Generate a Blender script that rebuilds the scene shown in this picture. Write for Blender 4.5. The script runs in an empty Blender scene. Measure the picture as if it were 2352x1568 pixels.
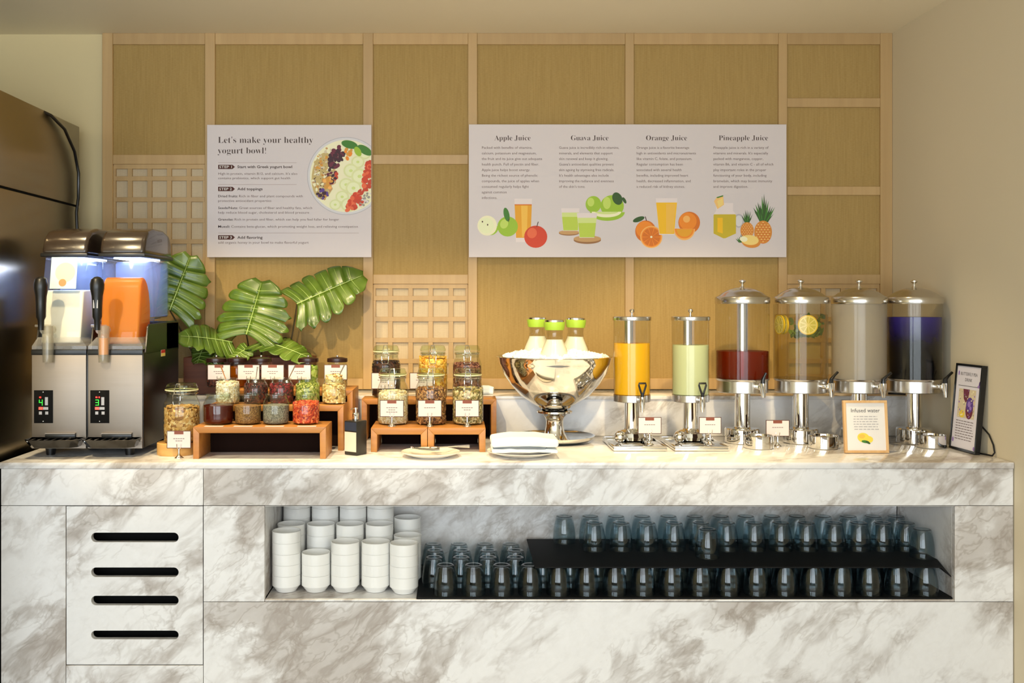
import bpy, bmesh, math, random
from math import sin, cos, pi, radians, sqrt
from mathutils import Vector, Matrix

random.seed(7)
SC = bpy.context.scene
COL = SC.collection

# ------------------------------------------------------------------ camera, world, lights, exposure
F, D0, ZC, VX, VY = 2287.0, 3.2, 1.46, 1049.0, 697.0      # focal length in pixels, camera distance, eye height, vanishing point
cam_d = bpy.data.cameras.new('camera')
cam_d.lens = 35.0; cam_d.sensor_width = 36.0; cam_d.sensor_fit = 'HORIZONTAL'
cam_d.shift_x = (1176 - VX) / 2352.0
cam_d.shift_y = -(784 - VY) / 2352.0
cam = bpy.data.objects.new('camera', cam_d)
cam.location = (0, -D0, ZC); cam.rotation_euler = (radians(90), 0, 0)
COL.objects.link(cam); SC.camera = cam

SC.view_settings.view_transform = 'Standard'
SC.view_settings.look = 'None'
SC.view_settings.gamma = 1.0
SC.view_settings.use_curve_mapping = False
SC.view_settings.exposure = 0.0
try:
    SC.cycles.transparent_max_bounces = 32
    SC.cycles.max_bounces = 8
    SC.cycles.adaptive_threshold = 0.035
    SC.cycles.caustics_reflective = False
    SC.cycles.caustics_refractive = False
    SC.cycles.sample_clamp_indirect = 4.0
    SC.cycles.blur_glossy = 0.5
except Exception:
    pass

world = bpy.data.worlds.new('world'); SC.world = world; world.use_nodes = True
world.node_tree.nodes['Background'].inputs[0].default_value = (0.75, 0.85, 1.0, 1)
world.node_tree.nodes['Background'].inputs[1].default_value = 0.2

CEIL = 2.572
def add_light(kind, name, loc, target, energy, color, **kw):
    d = bpy.data.lights.new(name, kind); d.energy = energy; d.color = color
    for k, v in kw.items(): setattr(d, k, v)
    o = bpy.data.objects.new(name, d); o.location = loc
    o.rotation_euler = (Vector(target) - Vector(loc)).to_track_quat('-Z', 'Y').to_euler()
    COL.objects.link(o); return o
WARM = (1.0, 0.79, 0.47)
SPOTS = [(-1.4, -0.05, -1.1), (-0.62, -0.05, -0.5), (0.25, -0.05, 0.3), (1.02, -0.05, 1.1)]
FILL_SPOTS = [(-1.5, -1.35, -0.95), (-0.45, -1.35, -0.15), (0.55, -1.35, 0.85)]
for sx, sy, tx in SPOTS:          # track of warm spots in the ceiling in front of the counter
    add_light('SPOT', 'ceiling_spot_lamp', (sx, sy, CEIL - 0.05), (tx, 0.36, 0.98), 70.0, WARM,
              spot_size=radians(74), spot_blend=0.9, shadow_soft_size=0.03)
for sx, sy, tx in FILL_SPOTS:         # unseen second track, added further out to brighten the back ledge
    add_light('SPOT', 'ceiling_spot_lamp', (sx, sy, CEIL - 0.05), (tx, 0.64, 1.06), 115.0, WARM,
              spot_size=radians(34), spot_blend=0.6, shadow_soft_size=0.03)
for wx in (-2.7, -0.6, 1.0):      # daylight through the windows of the wall behind the camera
    add_light('AREA', 'window_daylight', (wx, -5.38, 1.45), (wx, 0, 1.25), 74.0, (0.86, 0.94, 1.0),
              shape='RECTANGLE', size=1.7, size_y=2.1)

# ------------------------------------------------------------------ pixel -> metre helpers (measurements of the photograph)
def PX(px, Y): return (px - VX) * (D0 + Y) / F
def PZ(py, Y): return ZC - (py - VY) * (D0 + Y) / F
def YC(py, z): return F * (ZC - z) / (py - VY) - D0

# ------------------------------------------------------------------ materials
def lin(h):
    h = h.lstrip('#'); out = []
    for i in (0, 2, 4):
        c = int(h[i:i+2], 16) / 255.0
        out.append(c / 12.92 if c <= 0.04045 else ((c + 0.055) / 1.055) ** 2.4)
    return (out[0], out[1], out[2], 1.0)
M = {}
def newmat(name):
    m = bpy.data.materials.new(name); m.use_nodes = True
    nt = m.node_tree; nt.nodes.clear()
    out = nt.nodes.new('ShaderNodeOutputMaterial')
    M[name] = m
    return m, nt, out
def pbr(name, hexcol, rough=0.5, metal=0.0, spec=0.5, emit=None, estr=0.0, coat=0.0, sss=0.0, aniso=0.0):
    m, nt, out = newmat(name)
    b = nt.nodes.new('ShaderNodeBsdfPrincipled')
    c = lin(hexcol) if isinstance(hexcol, str) else hexcol
    b.inputs['Base Color'].default_value = c
    b.inputs['Roughness'].default_value = rough
    b.inputs['Metallic'].default_value = metal
    b.inputs['Specular IOR Level'].default_value = spec
    b.inputs['Coat Weight'].default_value = coat
    if sss:
        b.inputs['Subsurface Weight'].default_value = sss
        b.inputs['Subsurface Radius'].default_value = (0.02, 0.02, 0.02)
    if emit:
        b.inputs['Emission Color'].default_value = lin(emit)
        b.inputs['Emission Strength'].default_value = estr
    nt.links.new(b.outputs[0], out.inputs[0])
    return m
def nd(nt, t, **kw):
    n = nt.nodes.new(t)
    for k, v in kw.items():
        if k.startswith('i_'): n.inputs[k[2:].replace('_', ' ')].default_value = v
        else: setattr(n, k, v)
    return n
def ramp(nt, stops):
    r = nt.nodes.new('ShaderNodeValToRGB')
    el = r.color_ramp.elements
    while len(el) < len(stops): el.new(0.5)
    for e, (p, c) in zip(el, stops):
        e.position = p; e.color = c if not isinstance(c, str) else lin(c)
    return r
def mixc(nt, fac, a, b, mode='MIX'):
    n = nt.nodes.new('ShaderNodeMix'); n.data_type = 'RGBA'; n.blend_type = mode
    for s, v in ((n.inputs[0], fac), (n.inputs[6], a), (n.inputs[7], b)):
        if hasattr(v, 'is_linked') or hasattr(v, 'links'): nt.links.new(v, s)
        elif isinstance(v, (int, float)): s.default_value = v
        else: s.default_value = lin(v) if isinstance(v, str) else v
    return n.outputs[2]

def marble(name, rough=0.22, scale=1.0, patch=0.0):
    m, nt, out = newmat(name); L = nt.links
    tc = nd(nt, 'ShaderNodeTexCoord'); oi = nd(nt, 'ShaderNodeObjectInfo')
    sc = nd(nt, 'ShaderNodeVectorMath', operation='SCALE'); sc.inputs[3].default_value = 7.0
    comb = nd(nt, 'ShaderNodeCombineXYZ')
    L.new(oi.outputs['Random'], comb.inputs[0]); L.new(oi.outputs['Random'], comb.inputs[1]); L.new(oi.outputs['Random'], comb.inputs[2])
    L.new(comb.outputs[0], sc.inputs[0])
    add = nd(nt, 'ShaderNodeVectorMath', operation='ADD')
    L.new(tc.outputs['Object'], add.inputs[0]); L.new(sc.outputs[0], add.inputs[1])
    # turn so that local x runs along the veins (rising to the right), then stretch
    rot = nd(nt, 'ShaderNodeVectorRotate', rotation_type='EULER_XYZ'); rot.inputs['Rotation'].default_value = (0, radians(40), radians(-28))
    L.new(add.outputs[0], rot.inputs['Vector'])
    warp = nd(nt, 'ShaderNodeTexNoise', i_Scale=2.6, i_Detail=3.0, i_Roughness=0.55)
    L.new(rot.outputs[0], warp.inputs['Vector'])
    wv = nd(nt, 'ShaderNodeVectorMath', operation='SUBTRACT'); wv.inputs[1].default_value = (0.5, 0.5, 0.5)
    L.new(warp.outputs['Color'], wv.inputs[0])
    ws = nd(nt, 'ShaderNodeVectorMath', operation='SCALE'); ws.inputs[3].default_value = 0.10
    L.new(wv.outputs[0], ws.inputs[0])
    a2 = nd(nt, 'ShaderNodeVectorMath', operation='ADD'); L.new(rot.outputs[0], a2.inputs[0]); L.new(ws.outputs[0], a2.inputs[1])
    def streak(sx, sy, scl, det, rgh=0.6, dist=0.0):
        mp = nd(nt, 'ShaderNodeMapping'); mp.inputs['Scale'].default_value = (sx, sy, sy)
        L.new(a2.outputs[0], mp.inputs['Vector'])
        n = nd(nt, 'ShaderNodeTexNoise', i_Scale=scl, i_Detail=det, i_Roughness=rgh, i_Distortion=dist)
        L.new(mp.outputs[0], n.inputs['Vector']); return n.outputs[0]
    broad = streak(0.13, 1.0, 3.8 * scale, 6.0, 0.58, 0.1)
    fine = streak(0.10, 1.0, 8.0 * scale, 5.0, 0.55, 0.35)
    fine2 = streak(0.16, 1.0, 18.0 * scale, 3.0, 0.6, 0.3)
    speck = streak(1.0, 1.0, 40.0, 3.0)
    base = mixc(nt, speck, '#f0eeec', '#e6e3e0')
    r1 = ramp(nt, [(0.50 + patch, (0, 0, 0, 1)), (0.57 + patch, (0.75, 0.75, 0.75, 1)), (0.68 + patch, (1, 1, 1, 1))]); L.new(broad, r1.inputs[0])
    c1 = mixc(nt, r1.outputs[0], base, '#c0b8b1')
    r2 = ramp(nt, [(0.44, (0, 0, 0, 1)), (0.495, (1, 1, 1, 1)), (0.51, (1, 1, 1, 1)), (0.58, (0, 0, 0, 1))]); L.new(fine, r2.inputs[0])
    mul = nd(nt, 'ShaderNodeMath', operation='MULTIPLY'); L.new(r2.outputs[0], mul.inputs[0])
    r4 = ramp(nt, [(0.40 + patch, (0.05, 0.05, 0.05, 1)), (0.58 + patch, (0.9, 0.9, 0.9, 1))]); L.new(broad, r4.inputs[0]); L.new(r4.outputs[0], mul.inputs[1])
    c2 = mixc(nt, mul.outputs[0], c1, '#aba198')
    r3 = ramp(nt, [(0.46, (0, 0, 0, 1)), (0.5, (0.55, 0.55, 0.55, 1)), (0.54, (0, 0, 0, 1))]); L.new(fine2, r3.inputs[0])
    mul2 = nd(nt, 'ShaderNodeMath', operation='MULTIPLY'); L.new(r3.outputs[0], mul2.inputs[0]); L.new(r4.outputs[0], mul2.inputs[1])
    c3 = mixc(nt, mul2.outputs[0], c2, '#9c9084')
    b = nd(nt, 'ShaderNodeBsdfPrincipled'); b.inputs['Roughness'].default_value = rough
    L.new(c3, b.inputs['Base Color']); L.new(b.outputs[0], out.inputs[0])
    return m

def grain(name, c1, c2, axis='Z', scale=30.0, stretch=0.04, rough=0.5, bump=0.0, c3=None):
    m, nt, out = newmat(name); L = nt.links
    tc = nd(nt, 'ShaderNodeTexCoord'); mp = nd(nt, 'ShaderNodeMapping')
    s = [1, 1, 1]; s['XYZ'.index(axis)] = stretch
    mp.inputs['Scale'].default_value = s
    L.new(tc.outputs['Object'], mp.inputs['Vector'])
    n = nd(nt, 'ShaderNodeTexNoise', i_Scale=scale, i_Detail=5.0, i_Roughness=0.6, i_Distortion=0.4)
    L.new(mp.outputs[0], n.inputs['Vector'])
    r = ramp(nt, [(0.3, c1), (0.7, c2)]); L.new(n.outputs[0], r.inputs[0])
    oi = nd(nt, 'ShaderNodeObjectInfo')
    hv = nd(nt, 'ShaderNodeHueSaturation')
    mr = nd(nt, 'ShaderNodeMapRange'); mr.inputs[3].default_value = 0.93; mr.inputs[4].default_value = 1.07
    L.new(oi.outputs['Random'], mr.inputs[0]); L.new(mr.outputs[0], hv.inputs['Value']); L.new(r.outputs[0], hv.inputs['Color'])
    b = nd(nt, 'ShaderNodeBsdfPrincipled'); b.inputs['Roughness'].default_value = rough
    L.new(hv.outputs[0], b.inputs['Base Color'])
    if bump:
        bp = nd(nt, 'ShaderNodeBump', i_Strength=bump, i_Distance=0.002)
        L.new(n.outputs[0], bp.inputs['Height']); L.new(bp.outputs[0], b.inputs['Normal'])
    L.new(b.outputs[0], out.inputs[0]); return m

def weave(name, c1, c2, rough=0.8):
    m, nt, out = newmat(name); L = nt.links
    tc = nd(nt, 'ShaderNodeTexCoord')
    n1 = nd(nt, 'ShaderNodeTexNoise', i_Scale=260.0, i_Detail=2.0); m1 = nd(nt, 'ShaderNodeMapping'); m1.inputs['Scale'].default_value = (1, 1, 0.03)
    n2 = nd(nt, 'ShaderNodeTexNoise', i_Scale=420.0, i_Detail=2.0); m2 = nd(nt, 'ShaderNodeMapping'); m2.inputs['Scale'].default_value = (0.2, 1, 1)
    for a, b_ in ((m1, n1), (m2, n2)): L.new(tc.outputs['Object'], a.inputs['Vector']); L.new(a.outputs[0], b_.inputs['Vector'])
    av = nd(nt, 'ShaderNodeMath', operation='ADD'); L.new(n1.outputs[0], av.inputs[0]); L.new(n2.outputs[0], av.inputs[1])
    hf = nd(nt, 'ShaderNodeMath', operation='MULTIPLY'); hf.inputs[1].default_value = 0.5; L.new(av.outputs[0], hf.inputs[0])
    r = ramp(nt, [(0.38, c1), (0.62, c2)]); L.new(hf.outputs[0], r.inputs[0])
    b = nd(nt, 'ShaderNodeBsdfPrincipled'); b.inputs['Roughness'].default_value = rough; b.inputs['Specular IOR Level'].default_value = 0.2
    L.new(r.outputs[0], b.inputs['Base Color'])
    bp = nd(nt, 'ShaderNodeBump', i_Strength=0.15, i_Distance=0.001); L.new(hf.outputs[0], bp.inputs['Height']); L.new(bp.outputs[0], b.inputs['Normal'])
    L.new(b.outputs[0], out.inputs[0]); return m

def speckle(name, cols, scale=120.0, rough=0.7):
    """granular food: voronoi cells in several colours"""
    m, nt, out = newmat(name); L = nt.links
    tc = nd(nt, 'ShaderNodeTexCoord')
    v = nd(nt, 'ShaderNodeTexVoronoi', i_Scale=scale); L.new(tc.outputs['Object'], v.inputs['Vector'])
    sp = nd(nt, 'ShaderNodeSeparateColor'); L.new(v.outputs['Color'], sp.inputs[0])
    k = len(cols)
    r = ramp(nt, [((i + 0.0) / k, c) for i, c in enumerate(cols)]); r.color_ramp.interpolation = 'CONSTANT'
    L.new(sp.outputs[0], r.inputs[0])
    b = nd(nt, 'ShaderNodeBsdfPrincipled'); b.inputs['Roughness'].default_value = rough
    L.new(r.outputs[0], b.inputs['Base Color'])
    bp = nd(nt, 'ShaderNodeBump', i_Strength=0.6, i_Distance=0.003, invert=True); L.new(v.outputs['Distance'], bp.inputs['Height']); L.new(bp.outputs[0], b.inputs['Normal'])
    L.new(b.outputs[0], out.inputs[0]); return m

def thin_glass(name, tint='#f4f7f6', rough=0.02, ior=1.45, milk=0.0, milkcol='#ffffff'):
    m, nt, out = newmat(name); L = nt.links
    t = nd(nt, 'ShaderNodeBsdfTransparent'); t.inputs[0].default_value = lin(tint)
    g = nd(nt, 'ShaderNodeBsdfGlossy'); g.inputs['Roughness'].default_value = rough
    fr = nd(nt, 'ShaderNodeFresnel')      # same reflectance from both sides of the thin wall
    ge = nd(nt, 'ShaderNodeNewGeometry'); io = nd(nt, 'ShaderNodeMapRange'); io.inputs[3].default_value = ior; io.inputs[4].default_value = 1.0 / ior
    L.new(ge.outputs['Backfacing'], io.inputs[0]); L.new(io.outputs[0], fr.inputs[0])
    base = t.outputs[0]
    if milk:
        tr = nd(nt, 'ShaderNodeBsdfDiffuse'); tr.inputs[0].default_value = lin(milkcol)
        tl = nd(nt, 'ShaderNodeBsdfTranslucent'); tl.inputs[0].default_value = lin(milkcol)
        mm = nd(nt, 'ShaderNodeMixShader'); L.new(tr.outputs[0], mm.inputs[1]); L.new(tl.outputs[0], mm.inputs[2])
        ms = nd(nt, 'ShaderNodeMixShader'); ms.inputs[0].default_value = milk
        L.new(t.outputs[0], ms.inputs[1]); L.new(mm.outputs[0], ms.inputs[2]); base = ms.outputs[0]
    mx = nd(nt, 'ShaderNodeMixShader'); L.new(fr.outputs[0], mx.inputs[0]); L.new(base, mx.inputs[1]); L.new(g.outputs[0], mx.inputs[2])
    L.new(mx.outputs[0], out.inputs[0]); return m

def liquid(name, col, trans=0.5, tcol=None, rough=0.15, lum=0.5):
    """drink: part see-through (coloured), part cloudy (scattering)"""
    m, nt, out = newmat(name); L = nt.links
    t = nd(nt, 'ShaderNodeBsdfTransparent'); t.inputs[0].default_value = lin(tcol or col)
    d = nd(nt, 'ShaderNodeBsdfPrincipled'); d.inputs['Base Color'].default_value = lin(col); d.inputs['Roughness'].default_value = rough
    tl = nd(nt, 'ShaderNodeBsdfTranslucent'); tl.inputs[0].default_value = lin(col)
    m1 = nd(nt, 'ShaderNodeMixShader'); m1.inputs[0].default_value = lum; L.new(d.outputs[0], m1.inputs[1]); L.new(tl.outputs[0], m1.inputs[2])
    mx = nd(nt, 'ShaderNodeMixShader'); mx.inputs[0].default_value = trans; L.new(m1.outputs[0], mx.inputs[1]); L.new(t.outputs[0], mx.inputs[2])
    L.new(mx.outputs[0], out.inputs[0]); return m

def brushed(name, col, rough, axis='X', amount=0.12):
    m, nt, out = newmat(name); L = nt.links
    tc = nd(nt, 'ShaderNodeTexCoord'); mp = nd(nt, 'ShaderNodeMapping')
    s = [60, 60, 60]; s['XYZ'.index(axis)] = 0.8
    mp.inputs['Scale'].default_value = s; L.new(tc.outputs['Object'], mp.inputs['Vector'])
    n = nd(nt, 'ShaderNodeTexNoise', i_Scale=6.0, i_Detail=3.0); L.new(mp.outputs[0], n.inputs['Vector'])
    mr = nd(nt, 'ShaderNodeMapRange'); mr.inputs[3].default_value = rough - amount / 2; mr.inputs[4].default_value = rough + amount / 2
    L.new(n.outputs[0], mr.inputs[0])
    b = nd(nt, 'ShaderNodeBsdfPrincipled'); b.inputs['Base Color'].default_value = lin(col); b.inputs['Metallic'].default_value = 1.0
    L.new(mr.outputs[0], b.inputs['Roughness']); L.new(b.outputs[0], out.inputs[0]); return m

marble('marble'); marble('marble_top', rough=0.12, scale=0.9, patch=0.05); marble('marble_ledge', rough=0.2, patch=0.12)
grain('oak_trim', '#b29160', '#be9d6b', 'Z', 26.0, 0.03, 0.5)
weave('panel_fabric', '#a28550', '#ad9059')
weave('lattice_paper', '#c4b090', '#cab797')
grain('riser_wood', '#a0662e', '#bd8340', 'X', 30.0, 0.06, 0.42)
grain('block_wood', '#c8954e', '#d9ab65', 'X', 30.0, 0.06, 0.5)
grain('planter_wood', '#5c2a10', '#7c3f1a', 'X', 30.0, 0.06, 0.5)
grain('frame_wood', '#c99b63', '#dab27c', 'Z', 40.0, 0.06, 0.5)
pbr('ceiling_paint', '#f2e8cf', 0.55); pbr('wall_paint', '#d8c79a', 0.75); pbr('right_wall_paint', '#d9cdb2', 0.7)
pbr('floor_tile', '#a8a6a3', 0.35); pbr('rear_wall_paint', '#8a7a66', 0.8)
pbr('black_plastic', '#0b0b0c', 0.32); pbr('black_matte', '#060606', 0.85, spec=0.2); pbr('black_gloss', '#0d0c0b', 0.14, coat=0.3)
pbr('rubber_mat', '#050505', 0.7, spec=0.25)
pbr('lid_brown', '#2a211a', 0.22, coat=0.5)
pbr('chrome', '#e8e6e2', 0.06, 1.0); pbr('satin_steel', '#c9c5bf', 0.24, 1.0)
brushed('steel_panel', '#8f867c', 0.5, 'X'); brushed('cabinet_steel', '#a89c84', 0.24, 'Y', 0.03); brushed('lid_steel', '#cfcac2', 0.2, 'X')
pbr('ceramic', '#f3f1ec', 0.16, coat=0.3); pbr('ceramic_warm', '#efe6d6', 0.2, coat=0.2)
pbr('towel', '#eef4f6', 0.95, spec=0.1); pbr('towel_fold_shade', '#7f868c', 0.95, spec=0.1)
pbr('card_white', '#d8cac5', 0.6); pbr('card_border', '#4a2d24', 0.6); pbr('card_header', '#7a3f2c', 0.6); pbr('ink_grey', '#75686a', 0.8)
pbr('poster_board', '#d6cbc9', 0.55); pbr('ink_brown', '#4a1d10', 0.7); pbr('ink_body', '#6d5750', 0.7); pbr('ink_head', '#43302a', 0.7); pbr('rule_line', '#b09a94', 0.7)
pbr('white_print', '#e6e1da', 0.6)
thin_glass('clear_glass', '#f3f7f3', 0.015, 1.5); thin_glass('jar_lid_glass', '#eef5e4', 0.04, 1.5)
thin_glass('acrylic', '#f4f4ef', 0.03, 1.38); thin_glass('frosted_acrylic', '#efece2', 0.15, 1.38, milk=0.4, milkcol='#e9e3d4')
thin_glass('slush_bowl_clear', '#f2f6fa', 0.04, 1.3, milk=0.04, milkcol='#cfdcfa')
thin_glass('spout_clear', '#f4f2ea', 0.06, 1.45, milk=0.18, milkcol='#f4f0e6')
thin_glass('carafe_glass', '#f2f2ec', 0.02, 1.5)
pbr('gasket', '#e6dcae', 0.5)
thin_glass('tumbler_glass', '#eaf0f2', 0.01, 1.5); thin_glass('tumbler_base_outline', '#7f888a', 0.02, 1.7)  # darker base tint draws the dark optical outline of the clear glass

# ------------------------------------------------------------------ mesh builder
class MB:
    def __init__(s): s.v = []; s.f = []; s.m = []; s.k = 0
    def mat(s, k): s.k = k; return s
    def add(s, verts, faces):
        o = len(s.v); s.v += [tuple(v) for v in verts]
        for f in faces: s.f.append([i + o for i in f]); s.m.append(s.k)
        return s
    def addbm(s, bm):
        bm.verts.ensure_lookup_table(); bm.verts.index_update()
        s.add([v.co[:] for v in bm.verts], [[v.index for v in f.verts] for f in bm.faces]); bm.free(); return s
    def box(s, x0, x1, y0, y1, z0, z1, bev=0.0, seg=2):
        bm = bmesh.new()
        vs = [bm.verts.new(p) for p in ((x0,y0,z0),(x1,y0,z0),(x1,y1,z0),(x0,y1,z0),(x0,y0,z1),(x1,y0,z1),(x1,y1,z1),(x0,y1,z1))]
        for q in ((0,3,2,1),(4,5,6,7),(0,1,5,4),(1,2,6,5),(2,3,7,6),(3,0,4,7)): bm.faces.new([vs[i] for i in q])
        if bev: bmesh.ops.bevel(bm, geom=bm.edges[:], offset=bev, segments=seg, affect='EDGES', profile=0.5)
        return s.addbm(bm)
    def lathe(s, prof, seg=32, cx=0, cy=0, cz=0, sy=1.0):
        idx = []; vs = []; fs = []
        for r, z in prof:
            if r <= 1e-6: idx.append([len(vs)]); vs.append((cx, cy, cz + z))
            else:
                idx.append(list(range(len(vs), len(vs) + seg)))
                vs += [(cx + r*cos(2*pi*i/seg), cy + sy*r*sin(2*pi*i/seg), cz + z) for i in range(seg)]
        for a, b in zip(idx[:-1], idx[1:]):
            if len(a) == 1 and len(b) == 1: continue
            for i in range(seg):
                j = (i + 1) % seg
                if len(a) == 1: fs.append([a[0], b[j], b[i]])
                elif len(b) == 1: fs.append([a[i], a[j], b[0]])
                else: fs.append([a[i], a[j], b[j], b[i]])
        return s.add(vs, fs)
    def tube(s, pts, r, seg=8, cap=True):
        pts = [Vector(p) for p in pts]; n = len(pts)
        rr = r if isinstance(r, (list, tuple)) else [r] * n
        vs = []; fs = []; up = Vector((0, 0, 1))
        prev = None
        for i, p in enumerate(pts):
            t = (pts[min(i+1, n-1)] - pts[max(i-1, 0)])
            if t.length < 1e-9: t = Vector((0, 0, 1))
            t.normalize()
            if prev is None:
                a = t.cross(up)
                if a.length < 0.05: a = t.cross(Vector((0, 1, 0)))
            else: a = prev - t * prev.dot(t)
            a.normalize(); prev = a; b = t.cross(a)
            for k in range(seg):
                an = 2*pi*k/seg
                vs.append(p + (a*cos(an) + b*sin(an)) * rr[i])
        for i in range(n-1):
            for k in range(seg):
                k2 = (k+1) % seg
                fs.append([i*seg+k, i*seg+k2, (i+1)*seg+k2, (i+1)*seg+k])
        if cap:
            fs.append(list(range(seg))[::-1]); fs.append(list(range((n-1)*seg, n*seg)))
        return s.add(vs, fs)
    def prism_x(s, poly, x0, x1, bev=0.0, seg=3):
        """polygon in (y, z) extruded along x"""
        bm = bmesh.new(); n = len(poly)
        a = [bm.verts.new((x0, y, z)) for y, z in poly]; b = [bm.verts.new((x1, y, z)) for y, z in poly]
        bm.faces.new(a[::-1]); bm.faces.new(b)
        for i in range(n): bm.faces.new([a[i], a[(i+1) % n], b[(i+1) % n], b[i]])
        bmesh.ops.recalc_face_normals(bm, faces=bm.faces[:])
        if bev: bmesh.ops.bevel(bm, geom=bm.edges[:], offset=bev, segments=seg, affect='EDGES', profile=0.5, clamp_overlap=True)
        return s.addbm(bm)
    def prism_y(s, poly, y0, y1, bev=0.0):
        """polygon in (x, z) extruded along y"""
        bm = bmesh.new(); n = len(poly)
        a = [bm.verts.new((x, y0, z)) for x, z in poly]; b = [bm.verts.new((x, y1, z)) for x, z in poly]
        bm.faces.new(a); bm.faces.new(b[::-1])
        for i in range(n): bm.faces.new([a[i], a[(i+1) % n], b[(i+1) % n], b[i]])
        bmesh.ops.recalc_face_normals(bm, faces=bm.faces[:])
        if bev: bmesh.ops.bevel(bm, geom=bm.edges[:], offset=bev, segments=2, affect='EDGES', profile=0.5, clamp_overlap=True)
        return s.addbm(bm)
    def flat(s, poly, y):
        return s.add([(x, y, z) for x, z in poly], [list(range(len(poly)))])
    def sphere(s, c, r, seg=12, rings=8, sq=(1, 1, 1)):
        prof = [(sin(pi*i/rings), -cos(pi*i/rings)) for i in range(rings+1)]
        t = MB().lathe([(max(0, a) if 0 < i < rings else 0, b) for i, (a, b) in enumerate(prof)], seg)
        return s.add([(c[0]+x*r*sq[0], c[1]+y*r*sq[1], c[2]+z*r*sq[2]) for x, y, z in t.v], t.f)
    def xf(s, mtx):
        s.v = [tuple(mtx @ Vector(v)) for v in s.v]; return s
    def build(s, name, mats, parent=None, loc=(0, 0, 0), smooth=35, rot=None):
        me = bpy.data.meshes.new(name); me.from_pydata(s.v, [], s.f)
        for mm in (mats if isinstance(mats, (list, tuple)) else [mats]):
            me.materials.append(M[mm] if isinstance(mm, str) else mm)
        if any(s.m): me.polygons.foreach_set('material_index', s.m)
        bm = bmesh.new(); bm.from_mesh(me); bmesh.ops.recalc_face_normals(bm, faces=bm.faces[:]); bm.to_mesh(me); bm.free()
        if smooth:
            me.polygons.foreach_set('use_smooth', [True] * len(me.polygons))
            me.set_sharp_from_angle(angle=radians(smooth))
        me.update()
        o = bpy.data.objects.new(name, me); COL.objects.link(o); o.location = loc
        if rot: o.rotation_euler = rot
        if parent: o.parent = parent
        return o
def tag(o, label=None, cat=None, group=None, kind=None):
    if label: o['label'] = label
    if cat: o['category'] = cat
    if group: o['group'] = group
    if kind: o['kind'] = kind
    return o
def thing(name, label, cat, loc=(0, 0, 0), rz=0.0, group=None, kind=None):
    o = bpy.data.objects.new(name, None); o.empty_display_size = 0.05
    COL.objects.link(o); o.location = loc; o.rotation_euler = (0, 0, rz)
    return tag(o, label, cat, group, kind)
def dup(o, loc=None, rz=None, label=None, group=None, parent=None):
    c = o.copy(); COL.objects.link(c); c.parent = parent
    if loc is not None: c.location = loc
    if rz is not None: c.rotation_euler = (0, 0, rz)
    if label: c['label'] = label
    if group: c['group'] = group
    for ch in list(o.children):
        d = ch.copy(); COL.objects.link(d); d.parent = c
        for g in list(ch.children):
            e = g.copy(); COL.objects.link(e); e.parent = d
    return c
def text_mesh(body, size=1.0, align='LEFT', line=1.0, bold=0.0):
    cu = bpy.data.curves.new('lettering', 'FONT'); cu.body = body; cu.size = size; cu.align_x = align
    cu.space_line = line; cu.resolution_u = 2; cu.offset = bold
    o = bpy.data.objects.new('lettering', cu); COL.objects.link(o)
    dg = bpy.context.evaluated_depsgraph_get()
    me = bpy.data.meshes.new_from_object(o.evaluated_get(dg))
    bpy.data.objects.remove(o); bpy.data.curves.remove(cu)
    vs = [(v.co.x, v.co.y) for v in me.vertices]; fs = [list(p.vertices) for p in me.polygons]
    bpy.data.meshes.remove(me)
    return vs, fs
ORD = ['first', 'second', 'third', 'fourth', 'fifth', 'sixth', 'seventh', 'eighth', 'ninth', 'tenth', 'eleventh', 'twelfth',
       'thirteenth', 'fourteenth', 'fifteenth', 'sixteenth', 'seventeenth', 'eighteenth', 'nineteenth', 'twentieth']

# ------------------------------------------------------------------ the room
RW = PX(2044.8, 0.915)          # right wall plane
def struct(o): return tag(o, kind='structure')
fl = struct(MB().box(-4.2, RW + 0.12, -5.6, 1.1, -0.1, 0.0).build('floor', 'floor_tile')); tag(fl, 'plain grey-brown floor under the counter')
ce = struct(MB().box(-4.2, RW + 0.12, -5.6, 1.1, CEIL, CEIL + 0.1).build('ceiling', 'ceiling_paint')); tag(ce, 'smooth cream ceiling above the panelled wall')
wr = struct(MB().box(RW, RW + 0.12, -5.6, 0.915, 0, CEIL).build('wall_right', 'right_wall_paint')); tag(wr, 'plain beige wall on the right beside the dispensers')
wl = struct(MB().box(-4.2, -4.1, -5.6, 0.915, 0, CEIL).build('wall_left', 'wall_paint')); tag(wl, 'plain cream side wall beyond the steel cabinet')
# rear wall with window openings
rw = MB(); xs = [-4.1, -3.6, -1.8, -1.5, 0.3, 0.45, 1.7, RW]
for i in range(0, 7, 2): rw.box(xs[i], xs[i+1], -5.6, -5.5, 0, CEIL)
for i in (1, 3, 5):
    rw.box(xs[i], xs[i+1], -5.6, -5.5, 0, 0.35); rw.box(xs[i], xs[i+1], -5.6, -5.5, 2.5, CEIL)
tag(struct(rw.build('wall_rear', 'rear_wall_paint')), 'far wall behind the viewer with three windows')
thin_glass('window_pane', '#f4f8fa')
for n, i in enumerate((1, 3, 5)):
    f = MB(); a, b = xs[i], xs[i+1]
    for x0, x1, z0, z1 in ((a, a+.05, .35, 2.5), (b-.05, b, .35, 2.5), (a, b, .35, .40), (a, b, 2.45, 2.5), ((a+b)/2-.02, (a+b)/2+.02, .35, 2.5)):
        f.box(x0, x1, -5.58, -5.52, z0, z1)
    w = tag(struct(f.build('window_%d' % (n+1), 'card_white')), 'white framed window behind the viewer')
    MB().box(a+.04, b-.04, -5.555, -5.55, .39, 2.46).build('pane', 'window_pane', w)
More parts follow.
